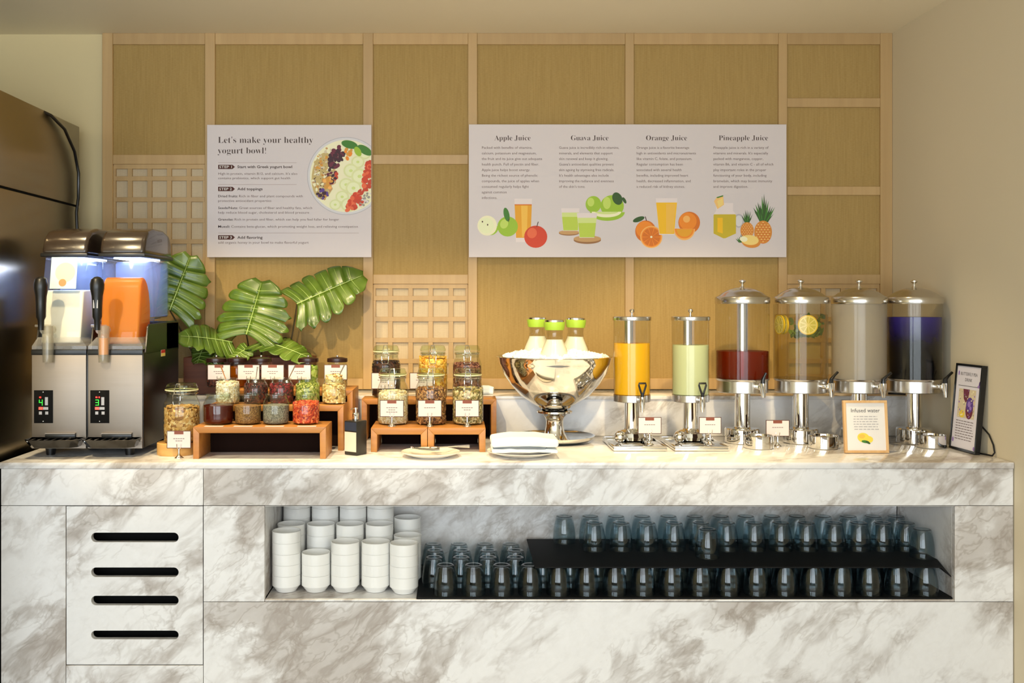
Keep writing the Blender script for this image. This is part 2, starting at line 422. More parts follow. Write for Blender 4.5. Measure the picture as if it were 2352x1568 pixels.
for (sx, sy, tx), over in zip(SPOTS + FILL_SPOTS, ('slush machine', 'topping jars', 'silver bowl', 'domed dispensers', 'open floor at the left, added to light the ledge', 'open floor in the middle, added to light the ledge', 'open floor at the right, added to light the ledge')):
    d = thing('ceiling_spotlight', 'small round white spotlight in the ceiling above the ' + over, 'spotlight', (sx, sy, CEIL), group='ceiling spotlights above the counter')
    MB().lathe([(0.034, -0.012), (0.05, -0.012), (0.052, 0.0), (0.034, 0.0), (0.034, -0.012)], 24).build('ring', 'card_white', d)

wb = struct(MB().box(-4.2, RW + 0.12, 0.915, 1.05, 0, CEIL).build('wall_back', 'wall_paint')); tag(wb, 'back wall: cream at the left, oak-framed fabric panels behind the buffet')
WY = 0.895
def WX(px): return PX(px, WY)
def WZ(py): return PZ(py, WY)
ZTOP = CEIL
def wall_piece(name, px0, px1, py0, py1, y0, y1, mat, bev=0.0):
    z1 = ZTOP if py0 <= 82 else WZ(py0)
    MB().box(WX(px0), min(WX(px1), RW - 0.0005), y0, y1, WZ(py1), z1, bev, 1).build(name, mat, wb)
BOT = 894
stiles = [(235, 259), (471, 494), (834, 857), (1075, 1096), (1436, 1456), (1788, 1808), (2022, 2050)]
for a, b in stiles: wall_piece('stile', a, b, 81, BOT, 0.892, 0.9149, 'oak_trim', 0.0015)
cols = list(zip([s[1] for s in stiles[:-1]], [s[0] for s in stiles[1:]]))
rails = {0: [(81, 102), (355, 377), (672, 693), (869, BOT)], 1: [(81, 102), (869, BOT)], 2: [(81, 102), (355, 377), (630, 652), (869, BOT)],
         3: [(81, 102), (869, BOT)], 4: [(81, 102), (869, BOT)], 5: [(81, 102), (225, 246), (428, 448), (630, 652), (869, BOT)]}
lattice = {(0, 1), (2, 2), (5, 3)}
for c, (x0, x1) in enumerate(cols):
    rl = rails[c]
    for a, b in rl: wall_piece('rail', x0, x1, a, b, 0.894, 0.9148, 'oak_trim', 0.0015)
    for k in range(len(rl) - 1):
        y0, y1 = rl[k][1], rl[k+1][0]
        if (c, k) in lattice:
            wall_piece('lattice_backing', x0, x1, y0, y1, 0.9105, 0.9147, 'lattice_paper')
            xs_ = [x0 + 0, x0 + 35, x0 + 81.5, x0 + 128, x0 + 174.5]; n = 0
            w_ = x1 - x0; half = 5.2
            edges = [x0 + 3] + [x0 + w_ * t for t in (0.18, 0.394, 0.606, 0.82)] + [x1 - 3]
            for i, xe in enumerate(edges):
                wall_piece('lattice_bar', xe - (3 if i in (0, 5) else half), xe + (3 if i in (0, 5) else half), y0 + 2, y1 - 2, 0.9, 0.9107, 'oak_trim', 0.0006)
            rows = [y0 + 5] ; yy = y0 + 32.5
            while yy < y1 - 12: rows.append(yy); yy += 48.3
            rows.append(y1 - 4)
            for i, ye in enumerate(rows):
                wall_piece('lattice_bar', x0 + 1, x1 - 1, ye - half, ye + half, 0.8992, 0.9106, 'oak_trim', 0.0006)
        else:
            wall_piece('fabric_panel', x0, x1, y0, y1, 0.9025, 0.9146, 'panel_fabric')

# ------------------------------------------------------------------ steel cabinet at the left end
CX = -1.515
cab = thing('steel_cabinet', 'tall stainless steel cabinet at the left end of the counter', 'cabinet', (CX - 0.4, 0.3, 0))
MB().box(-0.42, 0.4, -0.75, 0.5, 0.1, 1.845, 0.004).build('lower_body', 'cabinet_steel', cab)
MB().box(-0.42, 0.4, -0.75, 0.5, 1.852, 2.17, 0.004).build('upper_body', 'cabinet_steel', cab)
MB().box(-0.42, 0.392, -0.74, 0.49, 1.84, 1.856).build('seam_strip', 'black_matte', cab)
for fx in (-0.38, 0.36):
    for fy in (-0.7, 0.45): MB().lathe([(0, 0), (0.025, 0), (0.025, 0.1), (0, 0.1)], 12, fx, fy, 0).build('foot', 'black_plastic', cab)
xo = CX + 0.006
pts = [(CX - 0.03, YC(1, 0.0) if False else 0.36, 2.176), (xo, 0.5, 2.16), (xo + .004, 0.62, 2.13), (xo + .004, 0.72, 2.06), (xo + .003, 0.765, 1.98), (xo + .002, 0.765, 1.88), (xo + .002, 0.745, 1.82), (xo + .002, 0.768, 1.6), (xo + .002, 0.77, 1.2), (xo + .003, 0.77, 0.96)]
tag(MB().tube(pts, 0.006, 8).build('power_cable', 'black_plastic'), 'thin black cable hanging down the steel cabinet side', 'cable')

# ------------------------------------------------------------------ the counter
XL, XR = PX(1.5, 0.0), RW - 0.002
CT = 0.95
ct = MB().box(XL - 0.004, XR, -0.004, 0.913, CT - 0.02, CT, 0.002, 2).build('countertop', 'marble_top')
tag(ct, 'long polished marble countertop holding the breakfast buffet', 'countertop')
LT = 1.104
ld = thing('marble_ledge', 'raised marble ledge running along the panelled wall', 'ledge', (0, 0.64, CT))
MB().box(XL, XR, 0.0, 0.018, 0.0005, LT - CT - 0.014).build('front_slab', 'marble_ledge', ld)
MB().box(XL, XR, -0.004, 0.252, LT - CT - 0.0138, LT - CT, 0.0015, 2).build('top_slab', 'marble_top', ld)
base = thing('marble_counter', 'white marble buffet counter with grey veins and a long open niche', 'counter', ((XL + XR) / 2, 0.0, 0))
bx = (XL + XR) / 2
NX0, NX1, NZ0, NZ1, ND = PX(608, 0), PX(2193, 0), PZ(1376, 0), PZ(1163, 0), 0.42
def slab(name, x0, x1, z0, z1, y0=0.0, y1=0.02, g=0.0009, mat='marble'):
    MB().box(x0 + g - bx, x1 - g - bx, y0, y1, z0 + g, z1 - g, 0.0008, 1).build(name, mat, base)
zA, zB = PZ(1161, 0), CT - 0.02
x467, x150 = PX(467, 0), PX(151, 0)
zC = PZ(1382, 0); zV = PZ(1527, 0)
slab('apron_slab', XL, x467, zA, zB); slab('apron_slab', x467, XR, zA, zB)
slab('front_slab', XL, x150, 0.1, zA); slab('front_slab', x150, x467, 0.1, zV - 0.001)
slab('front_slab', x467, NX0, zC, zA); slab('front_slab', NX1, XR, zC, zA)
slab('front_slab', x467, XR, 0.1, zC)
slab('apron_slab', NX0, NX1, NZ1, zA + 0.0)
slab('niche_sill', NX0, NX1, zC, NZ0)
g0 = 0.0205
slab('niche_floor', NX0, NX1, NZ0 - 0.02, NZ0, g0, ND); slab('niche_back', NX0, NX1, NZ0, NZ1, ND, ND + 0.02)
slab('niche_top', NX0, NX1, NZ1, NZ1 + 0.02, g0, ND)
slab('niche_side', NX0 - 0.02, NX0, NZ0, NZ1, g0, ND); slab('niche_side', NX1, NX1 + 0.02, NZ0, NZ1, g0, ND)
c_ = MB()
c_.box(XL + .003 - bx, NX0 - 0.03 - bx, 0.09, 0.9, 0.0005, zB - .003); c_.box(NX1 + 0.03 - bx, XR - .003 - bx, 0.04, 0.9, 0.0005, zB - .003)
c_.box(NX0 - .03 - bx, NX1 + .03 - bx, 0.04, 0.9, 0.0005, NZ0 - 0.025); c_.box(NX0 - .03 - bx, NX1 + .03 - bx, ND + .03, 0.9, NZ0 - 0.025, zB - .003)
c_.build('carcass', 'black_matte', base)  # black colour gives the shade seen through vent slots and joints
# vent door: a marble slab with four round-ended slots, cut as real holes
def slot_door():
    x0, x1, z0, z1 = x150 + .0022, x467 - .0022, zV + .002, zA - .0022
    slots = [(1223, 1245), (1303, 1325), (1368, 1390), (1448, 1468)]
    sx0, sx1 = PX(209, 0), PX(410, 0)
    m = MB(); edges = [z1]
    sl = []
    for a, b in slots:
        zt, zb = PZ(a, 0), PZ(b, 0); sl.append((zt, zb))
    def quad(xa, xb, za, zb_): m.box(xa - bx, xb - bx, 0.0, 0.02, za, zb_)
    bm = bmesh.new()
    # outline face with holes through 2D curve
    cu = bpy.data.curves.new('vent_outline', 'CURVE'); cu.dimensions = '2D'; cu.fill_mode = 'BOTH'; cu.extrude = 0.01
    def spl(pts):
        s = cu.splines.new('POLY'); s.points.add(len(pts) - 1)
        for p, q in zip(s.points, pts): p.co = (q[0], q[1], 0, 1)
        s.use_cyclic_u = True
    spl([(x0, z0), (x1, z0), (x1, z1), (x0, z1)])
    for zt, zb in sl:
        r = (zt - zb) / 2; c = (zt + zb) / 2; n = 10; pts = []
        for i in range(n + 1): t = pi/2 + pi*i/n; pts.append((sx0 + r + r*cos(t), c + r*sin(t)))
        for i in range(n + 1): t = -pi/2 + pi*i/n; pts.append((sx1 - r + r*cos(t), c + r*sin(t)))
        spl(pts)
    o = bpy.data.objects.new('vent_outline', cu); COL.objects.link(o)
    me = bpy.data.meshes.new_from_object(o.evaluated_get(bpy.context.evaluated_depsgraph_get()))
    bpy.data.objects.remove(o)
    m2 = MB(); m2.add([(v.co.x - bx, 0.011 - v.co.z, v.co.y) for v in me.vertices], [list(p.vertices) for p in me.polygons])
    d = m2.build('vent_door', 'marble', base, smooth=0); d['label'] = 'marble vent door with four round-ended slots'
slot_door()

# ------------------------------------------------------------------ niche: bowls
BP = 0.036
bowl_m = MB().lathe([(0, 0.004), (0.030, 0.004), (0.031, 0.0), (0.034, 0.0), (0.036, 0.004), (0.0428, 0.0122), (0.0454, 0.0184), (0.0488, 0.0192), (0.0488, 0.0535),
                     (0.0475, 0.0545), (0.0462, 0.0535), (0.0458, 0.0385), (0.0445, 0.0375), (0.0435, 0.030), (0.036, 0.012), (0.028, 0.008), (0, 0.007)], 40)
bowl_m.v = [(x*.97, y*.97, z) for x, y, z in bowl_m.v]
proto = None
stacks = [('front', 658, .105, 5, 'tallest front stack at the niche left end'), ('front', 726, .105, 3, 'short front stack of three'), ('front', 793, .105, 4, 'front stack right of the short one'),
          ('front', 863, .105, 4, 'fourth front stack from the left'), ('front', 928, .085, 4, 'front stack nearest the glasses'),
          ('mid', 669, .208, 5, 'middle-row stack at the left end'), ('mid', 737, .208, 5, 'second middle-row stack from the left'), ('mid', 804, .208, 5, 'third middle-row stack from the left'),
          ('mid', 871.5, .208, 5, 'fourth middle-row stack from the left'), ('mid', 936, .195, 4, 'middle-row stack nearest the glasses'),
          ('back', 682, .312, 7, 'back-row stack at the left end'), ('back', 747, .312, 7, 'second back-row stack from the left'), ('back', 811, .312, 7, 'third back-row stack from the left'),
          ('back', 874, .312, 7, 'fourth back-row stack from the left'), ('back', 936, .31, 5, 'back-row stack nearest the glasses')]
for row, px, Y, n, where in stacks:
    for k in range(n):
        x = PX(px, Y) + random.uniform(-.0003, .0003)
        pos = 'top' if k == n - 1 else ('bottom' if k == 0 else ORD[n - 1 - k] + ' from the top')
        lab = 'white bowl, %s of the %s' % (pos, where) if pos in ('top', 'bottom') else 'white bowl, %s in the %s' % (pos, where)
        loc = (x, Y + random.uniform(-.0003, .0003), NZ0 + 0.0002 + k * BP)
        if proto is None: proto = bowl_m.build('bowl', 'ceramic', None, loc); o = proto
        else: o = proto.copy(); COL.objects.link(o); o.location = loc
        tag(o, lab, 'bowl', 'white bowls stacked in the niche')

# ------------------------------------------------------------------ niche: mats and tumblers
def mat_mesh(x0, x1, y0, y1, z, droop):
    nx, ny = 40, 8; m = MB(); top = []; t = 0.004
    vs = []
    for lay in (0, 1):
        for j in range(ny + 1):
            for i in range(nx + 1):
                u, v = i / nx, j / ny
                d = droop * max(0, (u - 0.978) / 0.022) ** 1.3 * max(0, 1 - v * 4)
                vs.append((x0 + (x1 - x0) * u, y0 + (y1 - y0) * v, z - d + (t if lay else 0)))
    N = (nx + 1) * (ny + 1); fs = []
    for j in range(ny):
        for i in range(nx):
            a = j*(nx+1)+i; q = [a, a+1, a+nx+2, a+nx+1]
            fs.append(q[::-1]); fs.append([k + N for k in q])
    for i in range(nx):
        fs.append([i, i+1, i+1+N, i+N]); a = ny*(nx+1)+i; fs.append([a+1, a, a+N, a+1+N])
    for j in range(ny):
        a = j*(nx+1); b = a+nx+1; fs.append([b, a, a+N, b+N]); a = j*(nx+1)+nx; b = a+nx+1; fs.append([a, b, b+N, a+N])
    return m.add(vs, fs)
ML = NZ0 + 0.0003
tag(mat_mesh(-0.130, NX1 - 0.006, 0.002, 0.385, ML, 0.0).build('rubber_mat', 'rubber_mat', smooth=40), 'black rubber mat on the niche floor under the lower glasses', 'mat')
GH = 0.094
glass_m = MB().lathe([(0, 0.0855), (0.018, 0.085), (0.0262, 0.083), (0.0322, 0.070), (0.0368, 0.046), (0.0385, 0.022), (0.0384, 0.0008), (0.0390, 0.0),
                      (0.0398, 0.0008), (0.0400, 0.022), (0.0382, 0.046), (0.0338, 0.072), (0.0296, 0.088), (0.0283, 0.0925)], 36).mat(1).lathe([(0.0283, 0.0925), (0.0265, GH), (0.0215, GH - 0.0003)], 36).mat(0).lathe([(0.0215, GH - 0.0003), (0.017, GH - 0.003), (0, GH - 0.0035)], 36)
gproto = None
def tumbler(x, y, z, lab, grp):
    global gproto
    if gproto is None: o = gproto = glass_m.build('tumbler', ['tumbler_glass', 'tumbler_base_outline'], None, (x, y, z), smooth=60)
    else: o = gproto.copy(); COL.objects.link(o); o.location = (x, y, z)
    tag(o, lab, 'glass', grp)
zl = ML + 0.0043
def lab_row(i, n, row):
    if i == 0: w = 'leftmost'
    elif i == n - 1: w = 'rightmost'
    else: w = ORD[i] + ' from the left'
    return 'upside-down clear tumbler, %s in the %s' % (w, row)
for i in range(18): tumbler(-0.037 + .0921*i, .048, zl, lab_row(i, 18, 'front row on the lower mat'), 'tumblers on the lower mat')
for i in range(18): tumbler(-0.0765 + .0912*i, .145, zl, lab_row(i, 18, 'second row on the lower mat'), 'tumblers on the lower mat')
for i in range(6): tumbler(-0.075 + .0925*i, .240, zl, lab_row(i, 6, 'third row on the lower mat'), 'tumblers on the lower mat')
for i in range(18): tumbler(-0.084 + .0918*i, .334, zl, lab_row(i, 18, 'back row on the lower mat'), 'tumblers on the lower mat')
MU = zl + GH + 0.0003
tag(mat_mesh(0.252, NX1 - 0.008, 0.006, 0.385, MU, 0.03).build('rubber_mat', 'rubber_mat', smooth=40), 'black rubber mat laid over the lower glasses, right corner sagging', 'mat')
zu = MU + 0.0043
for i, px in enumerate([1365, 1426.5, 1486, 1548, 1609.5, 1669, 1732, 1793, 1852, 1915, 1972, 2027, 2081]):
    tumbler(PX(px, .228), .228, zu, lab_row(i, 13, 'middle row on the upper mat'), 'tumblers on the upper mat')
for i, px in enumerate([1296, 1355.6, 1415, 1475, 1535, 1595.5, 1655, 1713, 1773, 1830, 1890, 1948, 2005, 2057.5]):
    tumbler(PX(px, .335), .335, zu, lab_row(i, 14, 'back row on the upper mat'), 'tumblers on the upper mat')
tumbler(PX(1625, .13), .13, zu, 'upside-down clear tumbler standing alone near the middle of the upper mat front', 'tumblers on the upper mat')
tumbler(PX(2118, .13), .13, zu, 'upside-down clear tumbler standing alone at the upper mat right end', 'tumblers on the upper mat')

# ------------------------------------------------------------------ slush machine
sm = thing('slush_machine', 'black and steel slush machine with two lit drink tanks', 'slush machine', (-1.2385, 0.345, CT))
ox, oy, oz = -1.2385, 0.345, CT
def sb(name, x0, x1, y0, y1, z0, z1, mat, parent=sm, bev=0.002): return MB().box(x0-ox, x1-ox, y0-oy, y1-oy, z0-oz, z1-oz, bev).build(name, mat, parent)
XA, XB, XM = -1.427, -1.050, -1.2385
FY = 0.135
body = MB().box(XA-ox, XB-ox, FY+.004-oy, .56-oy, .975-oz, 1.296-oz, .004).box(XA-ox, XB-ox, .40-oy, .56-oy, 1.29-oz, 1.395-oz, .006)
for x0, x1 in ((XA, XA + .006), (XB - .006, XB), (XM - .003, XM + .003)):
    body.prism_x([(.165-oy, 1.29-oz), (.19-oy, 1.38-oz), (.205-oy, 1.39-oz), (.56-oy, 1.395-oz), (.56-oy, 1.29-oz)], x0-ox, x1-ox, 0.001, 1)
body.build('body', 'black_plastic', sm)
for x in (XA + .055, XB - .055):
    for y in (.165, .52): MB().lathe([(0, 0), (.014, 0), (.018, .025), (0, .025)], 14, x-ox, y-oy, 0.0002).build('foot', 'black_plastic', sm)
sb('warning_sticker', XB, XB + .0004, .335, .385, 1.272, 1.295, 'card_white', sm, 0)
pbr('sticker_red', '#b02020', 0.5); pbr('sticker_yellow', '#d9c46a', 0.5)
sb('sticker_band', XB + .0004, XB + .0008, .336, .384, 1.284, 1.2945, 'sticker_red', sm, 0); sb('sticker_band', XB + .0004, XB + .0008, .336, .384, 1.2725, 1.283, 'sticker_yellow', sm, 0)
pbr('led_red', '#ff2a1a', 0.4, emit='#ff2a1a', estr=2.5); pbr('led_green', '#35ff3a', 0.4, emit='#35ff3a', estr=2.0); pbr('button_grey', '#a8a8ac', 0.5)
pbr('led_red_soft', '#e06050', 0.4, emit='#ff4030', estr=0.7)
thin_glass('skirt_clear', '#f2f4f6', 0.05, 1.45, milk=0.25, milkcol='#f6f4f0')
thin_glass('tank_haze', '#e6ecf8', 0.1, 1.3, milk=0.32, milkcol='#c4d2f4')
SEG = {'4': 'fgbc', '3': 'abgcd'}
def seven(ch, cx, cz, w, h, y):
    t = 0.0016; m = MB(); s = SEG[ch]
    R = {'a': (-w/2, w/2, h/2-t, h/2), 'd': (-w/2, w/2, -h/2, -h/2+t), 'g': (-w/2, w/2, -t/2, t/2), 'f': (-w/2, -w/2+t, 0, h/2), 'b': (w/2-t, w/2, 0, h/2), 'e': (-w/2, -w/2+t, -h/2, 0), 'c': (w/2-t, w/2, -h/2, 0)}
    for k in s: a, b, c, d = R[k]; m.box(cx+a, cx+b, y-.0004, y, cz+c, cz+d)
    return m
pbr('slush_orange', '#f7a01c', 0.35, sss=0.3); pbr('slush_cream', '#f3ead2', 0.4, sss=0.3)
m_, nt_, out_ = newmat('slush_orange_mass')
b_ = nd(nt_, 'ShaderNodeBsdfPrincipled'); b_.inputs['Specular IOR Level'].default_value = .15; b_.inputs['Base Color'].default_value = lin('#e88a00'); b_.inputs['Roughness'].default_value = .3
tl_ = nd(nt_, 'ShaderNodeBsdfTranslucent'); tl_.inputs[0].default_value = lin('#ff8c00')
mx_ = nd(nt_, 'ShaderNodeMixShader'); mx_.inputs[0].default_value = .35; nt_.links.new(b_.outputs[0], mx_.inputs[1]); nt_.links.new(tl_.outputs[0], mx_.inputs[2]); nt_.links.new(mx_.outputs[0], out_.inputs[0])
pbr('led_white', '#dfe8ff', 0.4, emit='#c8d8ff', estr=16.0)
for k, (x0, x1, bx0, bx1, digit) in enumerate(((XA, XM, -1.428, -1.270, '4'), (XM, XB, -1.229, -1.073, '3'))):
    # steel front
    fp = sb('front_panel', x0 + .004, x1 - .003, FY - .001, FY + .004, .975, 1.288, 'steel_panel', sm, .0008)
    sb('bottom_strip', x0 + .004, x1 - .003, FY - .003, FY - .001, .977, .998, 'steel_panel', fp, 0)
    for dx in (.04, .15): MB().sphere((x0+dx-ox, FY-.0032-oy, .988-oz), .0025, 8, 5).build('screw', 'black_plastic', fp)
    sb('black_trim', x0 + .002, x1 - .002, FY - .002, FY + .006, 1.288, 1.306, 'black_plastic', sm, .001)
    # control panel
    cp = sb('control_panel', x0 + .012, x0 + .075, FY - .003, FY - .001, 1.06, 1.17, 'black_matte', sm, .0006)
    yy = FY - .003
    seven(digit, x0+.035-ox, 1.129-oz, .011, .019, yy-oy).build('digit', 'led_green', cp)
    sb('indicator_light', x0+.030, x0+.036, yy-.0005, yy, 1.144, 1.149, 'led_red', cp, 0)
    if digit == '3': sb('indicator_light', x0+.040, x0+.044, yy-.0005, yy, 1.144, 1.149, 'led_red', cp, 0)
    sb('button', x0+.049, x0+.059, yy-.0006, yy, 1.120, 1.147, 'button_grey', cp, 0)
    sb('button', x0+.028, x0+.042, yy-.0006, yy, 1.105, 1.114, 'led_red_soft', cp, 0); sb('button', x0+.043, x0+.060, yy-.0006, yy, 1.105, 1.114, 'button_grey', cp, 0)
    sb('button', x0+.029, x0+.039, yy-.0006, yy, 1.089, 1.099, 'button_grey', cp, 0); sb('button', x0+.050, x0+.060, yy-.0006, yy, 1.089, 1.099, 'button_grey', cp, 0)
    for zz in (1.066, 1.164): MB().sphere((x0+.043-ox, yy-oy, zz-oz), .0026, 8, 5).build('screw', 'chrome', cp)
    sb('cup_bracket', x0+.052, x0+.153, FY-.012, FY-.001, 1.010, 1.024, 'black_plastic', sm); sb('bracket_edge', x0+.052, x0+.153, FY-.0125, FY-.001, 1.0245, 1.028, 'steel_panel', sm, 0)
    # drip tray: hollow trough with a sloping front
    t = MB(); a, b = x0 - .003 + .006, x1 - .004
    def ring(i, z, y): return [(a+i-ox, FY-.002-oy, z-oz), (a+i-ox, y+.02-oy, z-oz), (a+i+.02-ox, y-oy, z-oz), (b-i-.02-ox, y-oy, z-oz), (b-i-ox, y+.02-oy, z-oz), (b-i-ox, FY-.002-oy, z-oz)]
    rs = [ring(.014, .985, .075), ring(0, 1.012, .058), ring(.002, 1.013, .060), ring(.005, 1.004, .064)]
    vs = [p for r in rs for p in r]; fs = [list(range(6))[::-1], list(range(18, 24))]
    for i in range(3):
        for j in range(6): fs.append([i*6+j, i*6+(j+1) % 6, (i+1)*6+(j+1) % 6, (i+1)*6+j])
    tr = t.add(vs, fs).build('drip_tray', 'black_gloss', sm)
    gr = MB()
    for q in range(7): gr.box(a+.012+q*.0235-ox, a+.018+q*.0235-ox, .068-oy, FY-.006-oy, 1.006-oz, 1.009-oz)
    gr.build('grate', 'satin_steel', tr)
    # tank
    tx0, tx1 = bx0 + .006, bx1 - .006
    tk = MB().prism_x([(.178-oy, 1.316-oz), (.196-oy, 1.42-oz), (.232-oy, 1.632-oz), (.545-oy, 1.632-oz), (.545-oy, 1.408-oz), (.37-oy, 1.402-oz), (.345-oy, 1.316-oz)], tx0-ox, tx1-ox, .016, 4).build('drink_tank', 'slush_bowl_clear', sm, smooth=50)
    sk = MB(); c0, c1 = x0 + .003, x1 - .003
    lo = [(c0, .137), (c1, .137), (c1, .36), (c0, .36)]; hi = [(tx0 + .002, .176), (tx1 - .002, .176), (tx1 - .002, .345), (tx0 + .002, .345)]
    lo2 = lo
    vs = [(x-ox, y-oy, 1.307-oz) for x, y in lo] + [(x-ox, y-oy, 1.318-oz) for x, y in lo2] + [(x-ox, y-oy, 1.346-oz) for q, (x, y) in enumerate(hi)]
    fs = [[0,1,5,4],[1,2,6,5],[2,3,7,6],[3,0,4,7],[4,5,9,8],[5,6,10,9],[7,4,8,11]]
    sk.add(vs, fs).build('tank_skirt', 'skirt_clear', tk, smooth=0)
    if digit == '3': poly = [(.19, 1.322), (.198, 1.38), (.212, 1.46), (.224, 1.525), (.236, 1.545), (.255, 1.553), (.275, 1.548), (.296, 1.532), (.314, 1.505), (.326, 1.47), (.331, 1.43), (.328, 1.39), (.318, 1.352), (.30, 1.322)]; mm = 'slush_orange_mass'; nm = 'orange_slush'; lb = 'bright orange slush drink in the right-hand tank'
    else: poly = [(.19, 1.325), (.212, 1.44), (.224, 1.505), (.30, 1.508), (.335, 1.505), (.348, 1.49), (.349, 1.42), (.345, 1.41), (.335, 1.325)]; mm = 'slush_cream'; nm = 'cream_slush'; lb = 'pale cream slush drink in the left-hand tank'
    tag(MB().prism_x(poly, tx0 + .006, tx1 - .006, .014, 4).build(nm, mm, smooth=50), lb, 'slush', kind='stuff')
    MB().prism_x([(.352-oy, 1.412-oz), (.352-oy, 1.60-oz), (.36-oy, 1.61-oz), (.535-oy, 1.61-oz), (.535-oy, 1.412-oz)], tx0+.004-ox, tx1-.004-ox, .012, 3).build('haze_shell', 'tank_haze', tk, smooth=50)  # added shell; bluish lit haze of the tank put into its colour
    # evaporator column in the back of the tank
    MB().lathe([(0, 1.415-oz), (.045, 1.415-oz), (.045, 1.55-oz), (.03, 1.57-oz), (0, 1.575-oz)], 24, (tx0+tx1)/2-ox, .45-oy).build('cooling_column', 'slush_bowl_clear', tk)
    # lid
    lid = MB().prism_x([(.222, 1.626), (.224, 1.655), (.238, 1.688), (.272, 1.713), (.34, 1.727), (.45, 1.728), (.52, 1.715), (.548, 1.685), (.558, 1.626)], bx0, bx1, .016, 4)
    lid.v = [(x-ox, y-oy, z-oz) for x, y, z in lid.v]
    lo_ = lid.build('tank_lid', 'lid_brown', sm, smooth=60)
    MB().box(bx0-.002-ox, bx1+.002-ox, .217-oy, .562-oy, 1.621-oz, 1.634-oz, .003).build('lid_rim', 'black_plastic', lo_)
    MB().box(bx0+.03-ox, bx1-.03-ox, .28-oy, .50-oy, 1.6165-oz, 1.6205-oz).build('led_strip', 'led_white', lo_)
    # tap: handle, fitting, spout
    hx = -1.377 if k == 0 else -1.191
    hy = .118
    tp = MB().tube([(hx-ox, .19-oy, 1.372-oz), (hx-ox, .12-oy, 1.372-oz)], .014, 14).build('tap_fitting', 'spout_clear', sm)
    MB().lathe([(0, 1.372-oz), (.009, 1.372-oz), (.0105, 1.405-oz), (.0155, 1.416-oz), (.0165, 1.46-oz), (.018, 1.485-oz), (.0225, 1.508-oz), (.0235, 1.524-oz), (.019, 1.541-oz), (.010, 1.548-oz), (0, 1.55-oz)], 18, hx-ox, hy-.02-oy).build('tap_handle', 'black_plastic', tp)
    MB().tube([(hx-.026-ox, hy-.004-oy, 1.386-oz), (hx+.026-ox, hy-.004-oy, 1.386-oz)], .004, 8).build('pivot_pin', 'spout_clear', tp)
    if k: MB().box(hx-.008-ox, hx+.008-ox, hy-.0358-oy, hy-.0346-oy, 1.445-oz, 1.472-oz).build('handle_sticker', 'button_grey', tp)
    MB().lathe([(0.0165, 1.264-oz), (.0185, 1.30-oz), (.0185, 1.38-oz), (.0165, 1.385-oz), (.0165, 1.30-oz), (.0145, 1.264-oz), (.0165, 1.264-oz)], 18, hx+.013-ox, hy+.004-oy).build('spout', 'spout_clear', tp)
    if k: MB().lathe([(0, 1.29-oz), (.015, 1.29-oz), (.015, 1.345-oz), (0, 1.345-oz)], 16, hx+.013-ox, hy+.004-oy).build('juice_in_spout', 'slush_orange', tp)
pbr('sticker_blue', '#bcd6da', 0.5); pbr('sticker_cream', '#e8d2b4', 0.5); pbr('sticker_tan', '#b88a58', 0.5)
st = MB(); A = Matrix.Rotation(radians(-9.7), 4, 'X')
q = MB().box(-.045, .045, 0, .0006, -.055, .055).mat(1).lathe([(0, 0), (.036, 0)], 28).mat(2).lathe([(0, 0), (.012, 0)], 20)
st.k = 0; st.box(-.045, .045, 0, .0006, -.055, .055); st.k = 1
st.add([(.005+.034*cos(2*pi*i/28), -.0003, .002+.034*sin(2*pi*i/28)) for i in range(28)], [list(range(28))]); st.k = 2
st.add([(-.002+.013*cos(2*pi*i/20), -.0006, -.034+.013*sin(2*pi*i/20)) for i in range(20)], [list(range(20))])
st.xf(Matrix.Translation((-1.345-ox, .2135-.006-oy, 1.565-oz)) @ A).build('tank_label', ['sticker_blue', 'sticker_cream', 'sticker_tan'], sm, smooth=0)

# ------------------------------------------------------------------ wooden risers
def riser(label, x0, x1, y0, y1, z0, z1, t=0.02, group='wooden display risers'):
    cx, cy = (x0+x1)/2, (y0+y1)/2
    r = thing('display_riser', label, 'riser', (cx, cy, z0), group=group)
    a, b, c, d, h = x0-cx, x1-cx, y0-cy, y1-cy, z1-z0
    # mitred frame: top board and two side boards meeting at 45 degrees
    MB().prism_y([(a, h), (a+t, h-t), (b-t, h-t), (b, h)], c, d, .0008).build('top_board', 'riser_wood', r)
    MB().prism_y([(a, h-.0004), (a, 0), (a+t*.95, 0), (a+t, h-t-.0004)], c, d, .0008).build('side_board', 'riser_wood', r)
    MB().prism_y([(b, h-.0004), (b-t, h-t-.0004), (b-t*.95, 0), (b, 0)], c, d, .0008).build('side_board', 'riser_wood', r)
    MB().box(a+t+.0005, b-t-.0005, d-.012, d-.004, 0.0, h-t-.0008).build('shade_board', 'riser_shade', r)  # near-black board added for the deep shade under the riser
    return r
pbr('riser_shade', '#1c0f0a', 0.9, spec=0.1)
E = 0.0003
RA = (-.866, -.430, .07, .232, 1.055); RB = (-.866, -.393, .254, .375, 1.107); RC = (-.866, -.376, .395, .61, 1.147)
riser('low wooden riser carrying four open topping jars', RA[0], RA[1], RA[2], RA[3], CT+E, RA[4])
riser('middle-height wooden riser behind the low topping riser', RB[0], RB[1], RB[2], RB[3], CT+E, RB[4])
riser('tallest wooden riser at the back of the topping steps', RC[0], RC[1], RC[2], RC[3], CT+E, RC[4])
ZF = 1.0325; ZB = 1.105
riser('small wooden riser under the oat jar', -.295, -.1015, .219, .43, CT+E, ZF, .022)
riser('small wooden riser under the green-flecked muesli jar', -.0995, .099, .219, .43, CT+E, ZF, .022)
riser('wide wooden riser carrying the back row of cereal jars', -.354, .148, .505, .634, CT+E, ZB, .02)

